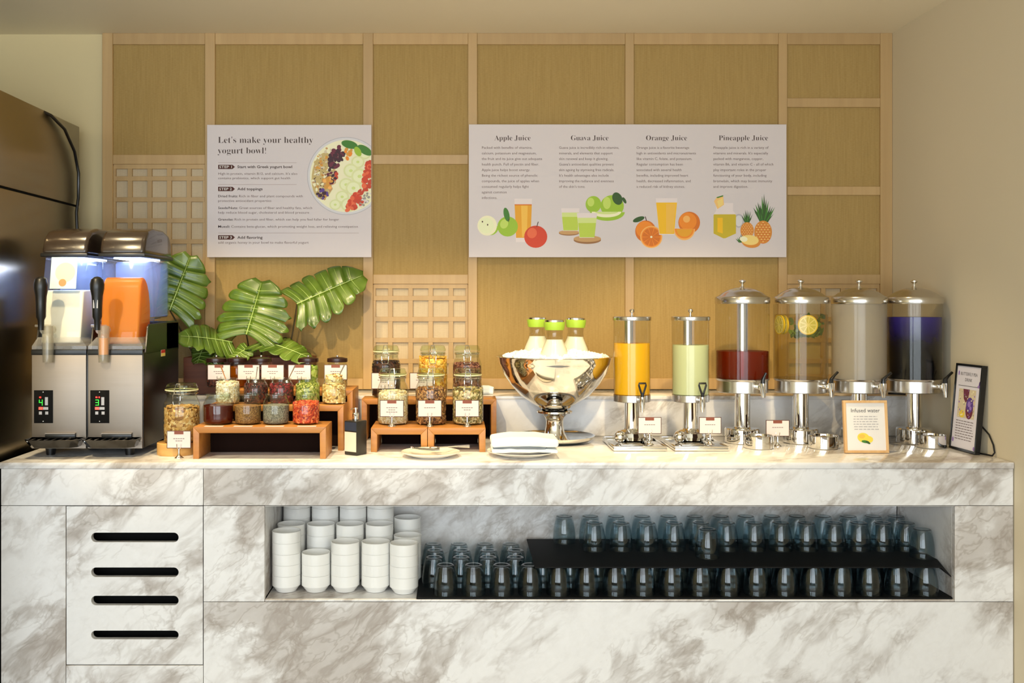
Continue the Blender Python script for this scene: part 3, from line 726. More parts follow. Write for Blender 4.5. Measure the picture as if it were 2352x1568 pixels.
# ------------------------------------------------------------------ jars and their contents
def contents(name, label, cat, loc, r, h, mat, flake=None, n=0, size=.006, bump=.004, shape='flake', top=None, seed=1, smooth=True):
    rnd = random.Random(seed); m = MB()
    prof = [(0, 0), (r*.9, 0), (r, r*.12)]
    for i in range(1, 7): prof.append((r, r*.12 + (h - r*.12 - bump) * i/6))
    prof += [(r*.9, h), (r*.5, h + bump), (0, h + bump*1.2)]
    m.lathe(prof, 36)
    m.v = [(x, y, z + (rnd.uniform(-bump, bump)*.6 if z > h*.97 else 0)) for x, y, z in m.v]
    if flake:
        m.k = 1
        for i in range(n):
            an = rnd.uniform(0, 2*pi)
            if i < n*.72: p = Vector((cos(an)*(r-.001), sin(an)*(r-.001), rnd.uniform(.003, h))); nrm = Vector((cos(an), sin(an), 0))
            else: q = r*sqrt(rnd.random())*.93; p = Vector((cos(an)*q, sin(an)*q, h + bump*.8)); nrm = Vector((0, 0, 1))
            m.k = 1 + (i % len(flake))
            s = size*rnd.uniform(.7, 1.3)
            t = Vector((rnd.uniform(-1, 1), rnd.uniform(-1, 1), rnd.uniform(-1, 1))); t = (t - nrm*t.dot(nrm)*.75).normalized()
            b = nrm.cross(t).normalized(); c = t.cross(b)
            th = s*(.22 if shape == 'flake' else .55); w = s*(.75 if shape == 'flake' else .5)
            vs = [p + t*(s*u) + b*(w*v*(.7 if abs(u) == 1 else 1)) + c*(th*k) for k in (-1, 1) for u, v in ((-1, 0), (-.45, -1), (.5, -.9), (1, 0), (.45, 1), (-.5, .9))]
            vs = [v if Vector((v.x, v.y, 0)).length < r + .0015 else Vector((v.x, v.y, 0)).normalized()*(r + .0015) + Vector((0, 0, v.z)) for v in vs]
            m.add(vs, [[5,4,3,2,1,0], [6,7,8,9,10,11]] + [[j, (j+1) % 6, 6+(j+1) % 6, 6+j] for j in range(6)])
    o = m.build(name, [mat] + (flake or []), None, loc, smooth=40)
    return tag(o, label, cat, kind='stuff')
def clip_jar(label, x, y, z, r, h, group, lidmat='jar_lid_glass', ring=True):
    j = thing('clip_top_jar', label, 'jar', (x, y, z), group=group)
    g = MB().lathe([(0, .002), (r*.86, .002), (r*.95, .006), (r, .014), (r, h*.60), (r*.985, h*.64), (r*.90, h*.71), (r*.825, h*.755), (r*.815, h*.80), (r*.83, h*.81), (r*.83, h*.85), (r*.87, h*.86), (r*.87, h*.875), (r*.80, h*.875), (r*.78, h*.76)], 40).build('glass_body', 'clear_glass', j)
    if ring: MB().lathe([(r*.80, h*.8755), (r*.90, h*.8755), (r*.91, h*.885), (r*.90, h*.894), (r*.80, h*.894)], 40).build('gasket', 'gasket', j)
    ld_ = MB().lathe([(r*.78, h*.895), (r*.88, h*.895), (r*.885, h*.93), (r*.84, h*.945), (r*.80, h*.985), (r*.72, h), (0, h), ], 40).build('lid', lidmat, j)
    w = MB(); k = r*.90; wr = .0013
    w.tube([(k*cos(t), k*sin(t), h*.835) for t in [2*pi*i/28 for i in range(29)]], wr, 6, False)
    for s in (-1, 1):
        w.tube([(s*.012, -k-.001, h*.835), (s*.013, -k-.009, h*.80), (s*.012, -r*1.0-.004, h*.70), (s*.010, -r-.003, h*.66)], wr, 6)
        w.tube([(s*.010, -k-.001, h*.835), (s*.009, -k-.002, h*.92), (s*.006, -k*.8, h*1.004)], wr, 6)
    w.tube([(-.010, -r-.003, h*.66), (.010, -r-.003, h*.66)], wr, 6)
    w.tube([(-.006, -k*.8, h*1.004), (.006, -k*.8, h*1.004)], wr, 6)
    w.build('wire_clip', 'chrome', j)
    return j
def open_jar(label, x, y, z, r, h, group='open topping jars'):
    j = thing('open_jar', label, 'jar', (x, y, z), group=group)
    MB().lathe([(0, .003), (r*.72, .0), (r*.86, .002), (r*.97, .012), (r, .024), (r, h*.60), (r*.96, h*.70), (r*.84, h*.82), (r*.77, h*.88), (r*.77, h*.93), (r*.81, h*.96), (r*.80, h), (r*.74, h), (r*.72, h*.9), (r*.78, h*.83)], 36).build('glass_body', 'clear_glass', j)
    return j
def spoon(label, p0, p1, mat='satin_steel', bowl=True):
    o = thing('spoon', label, 'spoon', p0)
    d = Vector(p1) - Vector(p0)
    m = MB().tube([(0, 0, 0), tuple(d*.5), tuple(d)], [.0014, .0018, .0026], 8); m.build('handle', mat, o)
    MB().sphere((0, 0, 0), .009, 12, 8, (.9, .5, .9)).build('spoon_bowl', mat, o)
    return o
for nm, cols, sc in (('oats', ['#dcc9a0', '#e9dcbd', '#cbb282', '#f0e6cc'], 190), ('granola', ['#8a5a34', '#b07c4a', '#6a3f22', '#c9975f', '#3f2616'], 150), ('muesli', ['#c9ad78', '#8c7f45', '#e6d4a4', '#6d5a2e', '#b99458'], 140),
                     ('choco', ['#2a120a', '#3a1a0e', '#4c2413', '#1c0b06'], 160), ('cornflake', ['#e0a02e', '#f0bc4a', '#c9851f', '#f4cc6c'], 110), ('pinkmix', ['#6b3a30', '#8a5244', '#4a2620', '#a8705c'], 150),
                     ('flakes', ['#b98a48', '#d9b070', '#8f5f28', '#c89a54', '#e2c48a'], 120), ('flax', ['#7a5326', '#8e6530', '#63411c', '#9a7440'], 330), ('chia', ['#6d6a60', '#85826f', '#565349', '#9b978a'], 420), ('goji', ['#c2421c', '#d95a26', '#a82c14', '#e07a48', '#8c1f10'], 170),
                     ('coconut', ['#e8dfc4', '#f2ecd9', '#d9cba4', '#cbb68a'], 220), ('raisin', ['#3a1812', '#54221a', '#220d0a', '#6b3020'], 170), ('cranberry', ['#4a0c10', '#6a1418', '#2c0708', '#80242a'], 150), ('greenmix', ['#7d8a2e', '#9aa646', '#5d6a1e', '#b9b765', '#c9c78a'], 170),
                     ('bananachip', ['#e3c88a', '#f0dfae', '#b98f4c', '#d9b46c', '#7a5a2c'], 110), ('greenrow', ['#8aa82a', '#a8c84a', '#6a8a1e', '#c4d878'], 90)):
    speckle('mass_' + nm, cols, sc)
    for i, c in enumerate(cols[:4]): pbr('bit_%s_%d' % (nm, i), c, 0.6)
def bits(nm, k=4): return ['bit_%s_%d' % (nm, i) for i in range(k)]

# big jar of cornflakes on a round wooden block
gx, gy = -.934, .182
bl = tag(MB().lathe([(0, 0), (.063, 0), (.064, .002), (.064, .039), (.062, .041), (0, .041)], 40).build('round_block', 'block_wood', None, (gx - .018, gy, CT+E)), 'round pale wooden block under the toasted flake jar', 'wooden block')
clip_jar('tall clip-top jar of toasted flakes standing on a round block', gx, gy, CT+.0415, .061, .199, 'clip-top cereal jars')
contents('toasted_flakes', 'golden toasted flakes filling the jar on the round block', 'cereal', (gx, gy, CT+.0455), .0572, .112, 'mass_flakes', bits('flakes'), 420, .0062, .006, seed=3)
# front cereal jars
jy = .342
for px, nm, lab, clab, cat, hh, n, sz, shp in ((902.6, 'oats', 'clip-top jar of pale oats, left of the front three', 'pale rolled oats in the front left clip-top jar', 'oats', .108, 260, .0042, 'flake'),
                              (990, 'granola', 'clip-top jar of brown granola, middle of the front three', 'brown granola clusters in the front middle clip-top jar', 'granola', .118, 420, .0056, 'chunk'),
                              (1074.6, 'muesli', 'clip-top jar of green-flecked muesli, right of the front three', 'muesli with green seeds in the front right clip-top jar', 'muesli', .118, 420, .0052, 'chunk')):
    x = PX(px, jy)
    clip_jar(lab, x, jy, ZF+E, .0555, .197, 'clip-top cereal jars')
    contents(nm, clab, cat, (x, jy, ZF+.0045), .0522, hh, 'mass_'+nm, bits(nm), n, sz, .006, shp, seed=int(px))
by = .59
for px, nm, lab, clab, cat, hh, n, sz, shp in ((887, 'choco', 'clip-top jar of dark chocolate cereal, left of the back row', 'dark chocolate cereal in the back left jar', 'cereal', .125, 300, .005, 'chunk'),
                              (994.5, 'cornflake', 'clip-top jar of yellow corn flakes, middle of the back row', 'yellow corn flakes in the back middle jar', 'cereal', .142, 420, .0068, 'flake'),
                              (1073, 'pinkmix', 'clip-top jar of reddish brown cereal, right of the back row', 'reddish brown cereal in the back right jar', 'cereal', .118, 300, .005, 'chunk')):
    x = PX(px, by)
    clip_jar(lab, x, by, ZB+E, .0555, .196, 'clip-top cereal jars', ring=(nm == 'choco'))
    contents(nm + '_cereal', clab, cat, (x, by, ZB+.0045), .0522, hh, 'mass_'+nm, bits(nm), n, sz, .007, shp, seed=int(px))
# open topping jars on the low riser
liquid('honey', '#5a0c04', .12, '#a03010', .08, .25)
jy = .157
for px, r, nm, lab, clab, cat, hh, n, sz, shp in ((502, .0515, 'honey', 'squat open jar of dark red honey at the riser left end', 'dark red honey in the squat open jar', 'honey', .060, 0, 0, ''),
        (569.5, .0455, 'flax', 'open jar of brown seeds beside the honey jar', 'fine brown seeds in an open jar beside the honey', 'seeds', .058, 0, 0, ''),
        (634, .0455, 'chia', 'open jar of grey chia seeds on the low riser', 'grey chia seeds in an open jar', 'seeds', .060, 0, 0, ''),
        (703, .0455, 'goji', 'open jar of red dried berries at the riser right end', 'orange-red dried berries in an open jar', 'berries', .066, 320, .0052, 'chunk')):
    x = PX(px, jy)
    open_jar(lab, x, jy, RA[4]+E, r, .101)
    o = contents(nm + '_filling', clab, cat, (x, jy, RA[4]+.0045), r - .0026, hh, 'honey' if nm == 'honey' else 'mass_'+nm, bits(nm) if n else None, n, sz, .0012 if not n else .004, shp, seed=int(px))
# second row on the middle riser
jy = .314
for px, nm, lab, clab, cat, hh, n, sz, shp in ((523, 'coconut', 'open jar of white coconut flakes on the middle riser', 'white coconut flakes in the open jar', 'coconut', .070, 300, .0045, 'flake'),
        (588, 'raisin', 'open jar of dark raisins next to the coconut jar', 'dark brown raisins in the open jar', 'raisins', .062, 260, .005, 'chunk'),
        (647, 'cranberry', 'open jar of dark red cranberries on the middle riser', 'dark red dried cranberries in the open jar', 'cranberries', .062, 260, .005, 'chunk'),
        (707, 'greenmix', 'open jar of green pumpkin seeds on the middle riser', 'olive green pumpkin seeds in the open jar', 'seeds', .062, 300, .0048, 'chunk'),
        (767, 'bananachip', 'heaped open jar of pale mixed chips at the right end', 'pale mixed fruit chips heaped in the open jar', 'fruit chips', .084, 360, .0062, 'flake')):
    x = PX(px, jy)
    open_jar(lab, x, jy, RB[4]+E, .043, .090)
    contents(nm + '_filling', clab, cat, (x, jy, RB[4]+.0045), .0402 if nm != 'bananachip' else .0392, hh if nm != 'bananachip' else .058, 'mass_'+nm, bits(nm), n, sz, .004, shp, seed=int(px))
    if nm == 'bananachip':
        contents(nm + '_heap', 'pale mixed fruit chips piled over the rim of the right-end jar', 'fruit chips', (x, jy, RB[4]+.068), .0295, .026, 'mass_'+nm, bits(nm), 160, .0065, .007, shp, seed=5)
# spoons in the second row
for px, lab, dx, dz in ((523, 'copper-toned spoon leaning in the coconut jar', -.022, .058), (588, 'dark spoon standing in the raisin jar', .008, .055), (660, 'thin dark spoon leaning right in the cranberry jar', .03, .06), (772, 'thin steel spoon leaning in the fruit chip jar', .03, .06)):
    x = PX(px, jy)
    spoon(lab, (x, jy - .012, RB[4] + .076), (x + dx, jy - .012, RB[4] + .076 + dz), 'riser_wood' if 'copper' in lab else 'satin_steel')
# third row: lidded jars on the tallest riser
jy = .53
pbr('dark_lid', '#2b1512', 0.3); liquid('amber', '#c2690e', .3, '#e8a040', .1, .5)
for px, nm, lab, clab, cat, mat in ((497, 'raisin', 'dark-lidded jar behind the leftmost menu card', 'dark filling of the leftmost lidded jar', 'topping', 'mass_raisin'), (545, 'amber', 'dark-lidded jar of amber syrup between two cards', 'amber syrup in the lidded jar', 'syrup', 'amber'),
                   (600, 'raisin', 'dark-lidded jar behind the third and second cards', 'dark filling of the middle lidded jar', 'topping', 'mass_raisin'), (708, 'greenrow', 'dark-lidded jar of bright green filling beside the fourth card', 'bright green filling of the lidded jar', 'topping', 'mass_greenrow'),
                   (775, 'bananachip', 'dark-lidded jar behind the rightmost topping card', 'pale filling of the right lidded jar', 'topping', 'mass_bananachip')):
    x = PX(px, jy); rr = .0385 if nm != 'amber' else .036
    j = thing('lidded_jar', lab, 'jar', (x, jy, RC[4]+E), group='lidded jars on the tallest riser')
    MB().lathe([(0, .002), (rr*.9, .002), (rr, .01), (rr, .07), (rr*.9, .084), (rr*.86, .09), (rr*.86, .094)], 32).build('glass_body', 'clear_glass', j)
    l_ = MB().lathe([(0, .0945), (rr*.98, .0945), (rr, .098), (rr*.98, .108), (rr*.5, .112), (0, .112)], 32).build('lid', 'dark_lid', j)
    MB().sphere((0, 0, .1155), .005, 10, 6).build('knob', 'chrome', l_)
    contents(nm + '_fill', clab, cat, (x, jy, RC[4]+.0045), rr - .003, .074, mat, bits(nm) if nm in ('greenrow', 'bananachip') else None, 200 if nm in ('greenrow', 'bananachip') else 0, .006, .002, 'flake', seed=int(px))
# small paper labels lying in front of the jars on the low riser
for px, lab in ((492, 'honey'), (559, 'brown seed'), (631, 'chia seed'), (705, 'red berry')):
    x = PX(px, .088)
    tag(MB().box(-.031, .031, -.011, .011, 0, .0006).build('paper_label', 'card_white', None, (x, .0865, RA[4]+E)), 'small white paper slip lying before the %s jar' % lab, 'paper label', 'paper slips on the low riser')
    
# ------------------------------------------------------------------ menu cards on little silver stands
def card_stand(label, x, y, z, w=.083, h=.058, rz=0.0, drop=.033, lines=2, proto=[]):
    c = thing('menu_card_stand', label, 'menu card', (x, y, z), rz, group='menu cards on silver stands')
    MB().lathe([(0, 0), (.0155, 0), (.0155, .0015), (.010, .005), (.005, .011), (.0032, .016), (.0032, drop), (0, drop)], 20).build('foot', 'chrome', c)
    for s in (-1, 1): MB().tube([(s*.001, 0, drop-.003), (s*.007, -.0022, drop+.004), (s*.007, -.0028, drop+.014)], .0012, 6).build('clip_prong', 'chrome', c)
    b = MB().box(-w/2, w/2, -.0012, .0006, drop, drop+h).build('card', 'card_border', c)
    MB().box(-w/2+.0022, w/2-.0022, -.0015, -.0012, drop+.0022, drop+h-.0022).build('card_face', 'card_white', b)
    MB().box(-w*.19, w*.19, -.0019, -.0015, drop+h*.8, drop+h-.0006).build('card_header', 'card_header', b)
    t = MB()
    for i in range(lines):
        ww = w*(.24 if i % 2 == 0 else .15); zz = drop + h*(.55 - .13*i)
        n = 5 if i % 2 == 0 else 3
        for q in range(n): t.box(-ww + 2*ww*q/n + .0008, -ww + 2*ww*(q+1)/n - .0008, -.0018, -.0015, zz-.0011, zz+.0011)
    t.build('card_print', 'ink_grey', b)
    return c
card_stand('menu card on the counter before the toasted flake jar', PX(411, .089), .089, CT+E, .080, .058, 0, .032)
jy = .437
for px, lab in ((503, 'leftmost menu card in the topping row'), (571, 'second menu card from the left in the topping row'), (626, 'middle menu card in the topping row'), (688, 'fourth menu card from the left in the topping row'), (771, 'rightmost menu card in the topping row')):
    card_stand(lab, PX(px, jy), jy, RC[4]+E, .0845 if px != 571 else .0815, .056, 0, .034)
jy = .2615
for px, lab, n, rz in ((900, 'menu card on a silver stand before the oat jar', 3, -.04), (987, 'menu card on a silver stand before the granola jar', 1, .04), (1073, 'menu card on a silver stand before the muesli jar', 2, 0)):
    card_stand(lab, PX(px, jy), jy, ZF+E, .0835, .0585, rz, .0335, n)
for px, lab in ((880, 'half-hidden menu card before the chocolate cereal jar'), (968, 'half-hidden menu card before the corn flake jar')):
    card_stand(lab, PX(px, .516), .516, ZB+E, .088, .061, 0, .036)

# ------------------------------------------------------------------ square pump bottle
bx_, by_ = PX(817, .17), .17
pb = thing('pump_bottle', 'square dark pump bottle with a pale label between the risers', 'bottle', (bx_, by_, CT+E), rz=radians(-35))
pbr('bottle_dark', '#23211d', 0.3); pbr('bottle_blue', '#2c3646', 0.35); pbr('label_cream', '#d9cdb8', 0.6)
b_ = MB().box(-.027, .027, -.027, .027, 0, .115, .003).build('bottle_body', 'bottle_dark', pb)
MB().box(-.0255, .0255, -.0276, -.0272, .012, .078).build('label', 'label_cream', b_)
MB().box(-.0255, .0255, -.0276, -.0272, .082, .111).build('upper_band', 'bottle_blue', b_)
p_ = MB().lathe([(0, .115), (.0105, .115), (.0112, .118), (.0112, .138), (.009, .141), (0, .141)], 20).build('collar', 'chrome', pb)
MB().lathe([(0, .141), (.004, .141), (.004, .152), (.0065, .153), (.0065, .158), (0, .158)], 14).build('pump_head', 'chrome', p_)
MB().tube([(0, 0, .1555), (0, -.02, .1555), (0, -.024, .1525)], .0022, 8).build('nozzle', 'chrome', p_)

# ------------------------------------------------------------------ plates, tongs, towel
def plate(label, x, y, r, z=CT+E):
    p = MB().lathe([(0, .003), (r*.55, .003), (r*.56, 0), (r*.60, 0), (r*.66, .004), (r*.94, .013), (r, .0165), (r*.995, .0185), (r*.93, .0165), (r*.66, .0075), (r*.5, .0065), (0, .0065)], 56).build('plate', 'ceramic_warm', None, (x, y, z))
    return tag(p, label, 'plate', 'plates on the counter front')
px_, py_ = PX(989, .119), .119
plate('white plate with serving tongs before the small risers', px_, py_, .098)
tg = thing('serving_tongs', 'silver serving tongs lying on the white plate', 'tongs', (px_, py_, CT + .022))
for s in (-1, 1):
    MB().tube([(-.062, .02 + s*.003, .004), (-.03, s*.010, .003), (.01, s*.014-.01, .001), (.03, s*.010-.012, .002)], [.003, .0035, .004, .006], 8).build('arm', 'chrome', tg)
MB().sphere((-.064, .02, .004), .006, 10, 6).build('hinge', 'chrome', tg)
sp = thing('serving_spoon', 'silver spoon on the plate with its handle over the right edge', 'spoon', (px_, py_, CT + .024))
MB().tube([(.02, .035, .002), (.08, .044, .004), (.13, .052, .003)], [.002, .0026, .0055], 8).build('handle', 'satin_steel', sp); MB().sphere((.012, .034, .001), .014, 14, 8, (1.3, .8, .35)).build('spoon_bowl', 'satin_steel', sp)
tx_, ty_ = PX(1199, .145), .145
plate('white plate under the folded towel', tx_, ty_, .118)
tw = thing('folded_towel', 'thick folded white towel lying on a plate', 'towel', (tx_ + .004, ty_, CT + .019))
def pad(x0, x1, y0, y1, z0, z1, seed, bulge=.006):
    rnd = random.Random(seed); m = MB().box(x0, x1, y0, y1, z0, z1, min(.0095, (z1-z0)*.45), 4)
    bm = bmesh.new(); vs = [bm.verts.new(v) for v in m.v]
    for f in m.f: bm.faces.new([vs[i] for i in f])
    bmesh.ops.subdivide_edges(bm, edges=[e for e in bm.edges if e.calc_length() > .05], cuts=6, use_grid_fill=True)
    for v in bm.verts:
        u = (v.co.x - x0)/(x1 - x0)
        v.co.z += bulge*sin(pi*u) * (1 if v.co.z > (z0+z1)/2 else 0) + .0015*sin(v.co.x*70 + seed) * cos(v.co.y*55)
        v.co.y += .003*sin(v.co.x*30 + seed)
    return MB().addbm(bm)
pad(-.108, .110, -.075, .072, 0, .013, 1, .001).build('lower_fold', 'towel', tw)
pad(-.104, .070, -.0745, .070, .0125, .021, 4, .001).build('inner_fold', 'towel_fold_shade', tw)  # grey colour stands for the shade inside the white towel's fold
pad(-.110, .112, -.080, .074, .0195, .045, 2, .008).build('upper_fold', 'towel', tw, smooth=60)
# rolled cloth on the ledge behind the jars
rc = thing('rolled_cloth', 'small rolled white cloth on the ledge behind the cereal jars', 'cloth', (PX(1116, .72), .72, LT+E))
MB().tube([(-.03, 0, .017), (-.01, 0, .018), (.01, 0, .0175), (.03, -.004, .016)], [.013, .0165, .0165, .012], 16).build('roll', 'towel', rc); MB().tube([(-.03, -.012, .008), (.028, -.016, .008)], .0075, 12).build('outer_flap', 'towel', rc)

# ------------------------------------------------------------------ silver pedestal bowl with ice and carafes
BX, BY = PX(1274, .489), .489
pb = thing('pedestal_bowl', 'large polished silver pedestal bowl filled with ice and carafes', 'bowl', (BX, BY, CT+E))
tray = MB().lathe([(0, .004), (.10, .004), (.13, .006), (.143, .014), (.148, .024), (.146, .024), (.140, .016), (.125, .010), (.055, .0075), (0, .0075)], 64).build('foot_dish', 'chrome', pb)
MB().lathe([(.056, .0078), (.048, .014), (.038, .030), (.033, .055), (.032, .075), (.036, .090), (.046, .100), (.058, .104), (.066, .107), (.066, .113), (.052, .117)], 56).build('stem', 'chrome', pb)
MB().lathe([(0, .112), (.03, .116), (.056, .123), (.086, .142), (.128, .171), (.166, .214), (.192, .252), (.208, .290), (.2145, .312), (.2165, .314), (.2155, .3165), (.212, .315), (.205, .292), (.188, .254), (.162, .217), (.124, .175), (.083, .147), (0, .13)], 96).build('bowl', 'chrome', pb, smooth=60)
m_, nt_, out_ = newmat('crushed_ice'); b_ = nd(nt_, 'ShaderNodeBsdfPrincipled'); b_.inputs['Base Color'].default_value = lin('#f6f4ee'); b_.inputs['Roughness'].default_value = .35; b_.inputs['Subsurface Weight'].default_value = .2; b_.inputs['Subsurface Radius'].default_value = (.02, .02, .02)
nt_.links.new(b_.outputs[0], out_.inputs[0])
ice = MB(); rnd = random.Random(4)
ice.lathe([(0, 0), (.12, .0), (.187, .058), (.196, .075), (.17, .092), (.12, .103), (.06, .107), (0, .108)], 48)
ice.v = [(x + rnd.uniform(-.003, .003), y + rnd.uniform(-.003, .003), z + (rnd.uniform(-.004, .004) if z > .07 else 0)) for x, y, z in ice.v]
for i in range(700):
    a = rnd.uniform(0, 2*pi); q = .188*sqrt(rnd.random()); s = rnd.uniform(.006, .012)
    z = .1085 - .30*max(0, q-.05)**1.55*1.6
    t = MB().box(-s, s, -s*.8, s*.8, -s*.6, s*.6).xf(Matrix.Translation((q*cos(a), q*sin(a), z)) @ Matrix.Rotation(rnd.uniform(0, 6), 4, Vector((rnd.random(), rnd.random(), rnd.random())).normalized()))
    ice.add(t.v, t.f)
tag(ice.build('crushed_ice', 'crushed_ice', None, (BX, BY, CT + .224), smooth=0), 'white crushed ice heaped in the silver pedestal bowl', 'ice', kind='stuff')
pbr('lime_plastic', '#a6c93c', 0.4); pbr('yogurt', '#fbf6e6', 0.3, sss=0.2)
def carafe(lab, px, Y, ztop, lean, clab):
    x = PX(px, Y); h = .205; z0 = ztop - h
    c = thing('carafe', lab, 'carafe', (x, Y, z0), group='milk carafes in the silver bowl'); c.rotation_euler = (0, lean, 0)
    MB().lathe([(0, .002), (.06, .002), (.066, .008), (.066, .03), (.060, .06), (.045, .10), (.032, .13), (.0285, .15), (.030, .172), (.033, .178)], 36).build('glass_body', 'carafe_glass', c)
    MB().lathe([(.0335, .168), (.036, .176), (.0385, .194), (.0385, .197), (.034, .197), (.031, .180), (.0315, .168), (.0335, .168)], 36).build('collar', 'lime_plastic', c)
    l_ = MB().lathe([(.033, .1972), (.036, .1972), (.036, .203), (.030, .205), (0, .2055)], 32).build('lid', 'chrome', c)
    o = MB().lathe([(0, .004), (.06, .004), (.064, .010), (.064, .03), (.058, .06), (.043, .10), (.0302, .13), (.0298, .134), (0, .135)], 32).build('yogurt_drink', 'yogurt', None, (x, Y, z0)); o.rotation_euler = (0, lean, 0)
    tag(o, clab, 'yogurt', kind='stuff')
def ztop(py, Y): return PZ(py, Y)
carafe('lime-collared carafe at the left of the silver bowl', 1234, .527, ztop(728, .527), 0.0, 'white yogurt drink in the left carafe')
carafe('lime-collared carafe at the front of the silver bowl', 1273.5, .385, ztop(734, .385), -0.0, 'white yogurt drink in the front carafe')
carafe('lime-collared carafe at the right of the silver bowl', 1319, .51, ztop(729, .51), 0.03, 'white yogurt drink in the right carafe')

# ------------------------------------------------------------------ small juice dispensers
liquid('orange_juice', '#ffc61a', .0, '#ffb400', .3, .3); liquid('guava_juice', '#dfe8ba', .0, '#c9d79a', .3, .3)
def small_dispenser(label, px, lmat, ltop, llabel, lname):
    Y = .40; x = PX(px, Y)
    d = thing('juice_dispenser', label, 'drink dispenser', (x, Y, CT+E), group='juice dispensers on square trays')
    w = .093
    tr = MB().box(-w, w, -.166, .094, 0, .014, .004, 3).build('base_tray', 'chrome', d)
    t2 = MB()
    for a, b, c, e in ((-w, w, -.166, -.160), (-w, w, .088, .094), (-w, -w+.006, -.160, .088), (w-.006, w, -.160, .088)): t2.box(a, b, c, e, .0135, .0175, .0012, 2)
    t2.build('tray_rim', 'chrome', tr)
    f = MB().lathe([(.046, .016), (.054, .02), (.058, .032), (.054, .045), (.042, .053), (.03, .056), (.027, .06)], 40).build('foot_bulb', 'chrome', d)
    g = MB()
    for i in range(9): g.sphere((-.040 + .010*i, -.115, .0215), .0055, 10, 6)
    MB().box(-.062, .016, -.135, -.085, .0142, .0195, .002).build('drip_grille', 'satin_steel', d)
    MB().sphere((-.052, -.055, .036), .021, 20, 12).build('ball_foot', 'chrome', d); MB().sphere((.052, -.055, .030), .014, 18, 10).build('ball_foot', 'chrome', d)
    MB().lathe([(.0265, .055), (.0265, .152), (.03, .158)], 32).build('column', 'chrome', d)
    MB().lathe([(0, .156), (.063, .156), (.0665, .158), (.0665, .181), (.064, .182), (0, .182)], 44).build('base_ring', 'satin_steel', d)
    MB().lathe([(.0662, .182), (.0662, .449)], 44).build('cylinder', 'acrylic', d)
    ld = MB().lathe([(0, .449), (.069, .449), (.0695, .451), (.0695, .461), (.067, .463), (0, .464)], 44).build('lid', 'lid_steel', d)
    MB().lathe([(0, .463), (.009, .463), (.0035, .468), (.003, .476), (.008, .480), (.0095, .485), (.006, .490), (0, .491)], 20).build('knob', 'chrome', ld)
    MB().lathe([(0, .20), (.016, .20), (.016, .449), (0, .449)], 24, -.012, -.006).build('ice_tube', 'satin_steel', d)
    tp = MB().tube([(.020, -.066, .168), (.020, -.090, .168)], .0085, 14).tube([(.020, -.094, .181), (.020, -.094, .15), (.020, -.095, .128)], [.0105, .0105, .006], 14).build('tap', 'chrome', d)
    MB().tube([(.012 + .008*0, -.094, .181), (.012, -.094, .181)], .001, 6)
    hp = [(.020, .184), (.0165, .192), (.0075, .222), (.0085, .229), (.0315, .229), (.0325, .222), (.0235, .192)]
    MB().tube([(a, -.096, b) for a, b in hp + hp[:1]], .0035, 8).tube([(.020, -.096, .178), (.020, -.096, .196)], .006, 10).build('tap_handle', 'black_plastic', tp)
    lq = MB().lathe([(0, .1835), (.063, .1835), (.0636, .19), (.0636, ltop-CT), (.0165, ltop-CT+.0002)], 44, 0, 0).build(lname, lmat, None, (x, Y, CT+E))
    tag(lq, llabel, 'juice', kind='stuff'); return d
zj = lambda py: PZ(py, .40)
small_dispenser('clear cylinder dispenser of orange juice on a chrome tray', 1451.5, 'orange_juice', zj(788), 'bright orange juice in the left small dispenser', 'orange_juice')
small_dispenser('clear cylinder dispenser of pale green juice on a chrome tray', 1586, 'guava_juice', zj(792), 'pale green guava juice in the small dispenser', 'guava_juice')
card_stand('menu card before the orange juice dispenser', PX(1492, .272), .272, CT+.0182, .0815, .058, 0, .038, 1)
card_stand('menu card before the pale green juice dispenser', PX(1631, .272), .272, CT+.0182, .0775, .058, 0, .038, 1)

# ------------------------------------------------------------------ large domed dispensers
liquid('tea', '#8f2c04', .45, '#d2501a', .2, .45)
thin_glass('lemon_water', '#f0e6bc', .05, 1.33, milk=.06, milkcol='#e8dcae'); thin_glass('cloudy_water', '#efe8d4', .1, 1.33, milk=.3, milkcol='#e2d8bf')
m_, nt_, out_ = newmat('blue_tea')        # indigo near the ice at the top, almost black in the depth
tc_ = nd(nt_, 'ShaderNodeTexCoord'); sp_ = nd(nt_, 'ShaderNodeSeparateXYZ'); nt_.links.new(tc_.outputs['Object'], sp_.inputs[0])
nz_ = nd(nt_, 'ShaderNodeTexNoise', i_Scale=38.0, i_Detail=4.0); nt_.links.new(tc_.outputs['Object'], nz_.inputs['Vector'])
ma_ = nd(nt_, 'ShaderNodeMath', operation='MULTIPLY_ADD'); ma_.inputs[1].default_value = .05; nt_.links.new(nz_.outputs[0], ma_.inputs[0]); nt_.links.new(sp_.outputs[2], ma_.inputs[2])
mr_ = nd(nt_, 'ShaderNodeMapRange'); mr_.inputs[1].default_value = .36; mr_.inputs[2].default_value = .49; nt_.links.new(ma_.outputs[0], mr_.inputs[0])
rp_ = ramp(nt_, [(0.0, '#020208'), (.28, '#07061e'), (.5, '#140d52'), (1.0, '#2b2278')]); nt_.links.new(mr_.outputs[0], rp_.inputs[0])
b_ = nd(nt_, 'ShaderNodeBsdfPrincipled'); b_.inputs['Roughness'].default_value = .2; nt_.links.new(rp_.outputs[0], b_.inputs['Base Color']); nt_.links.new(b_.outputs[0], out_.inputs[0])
DY = .456
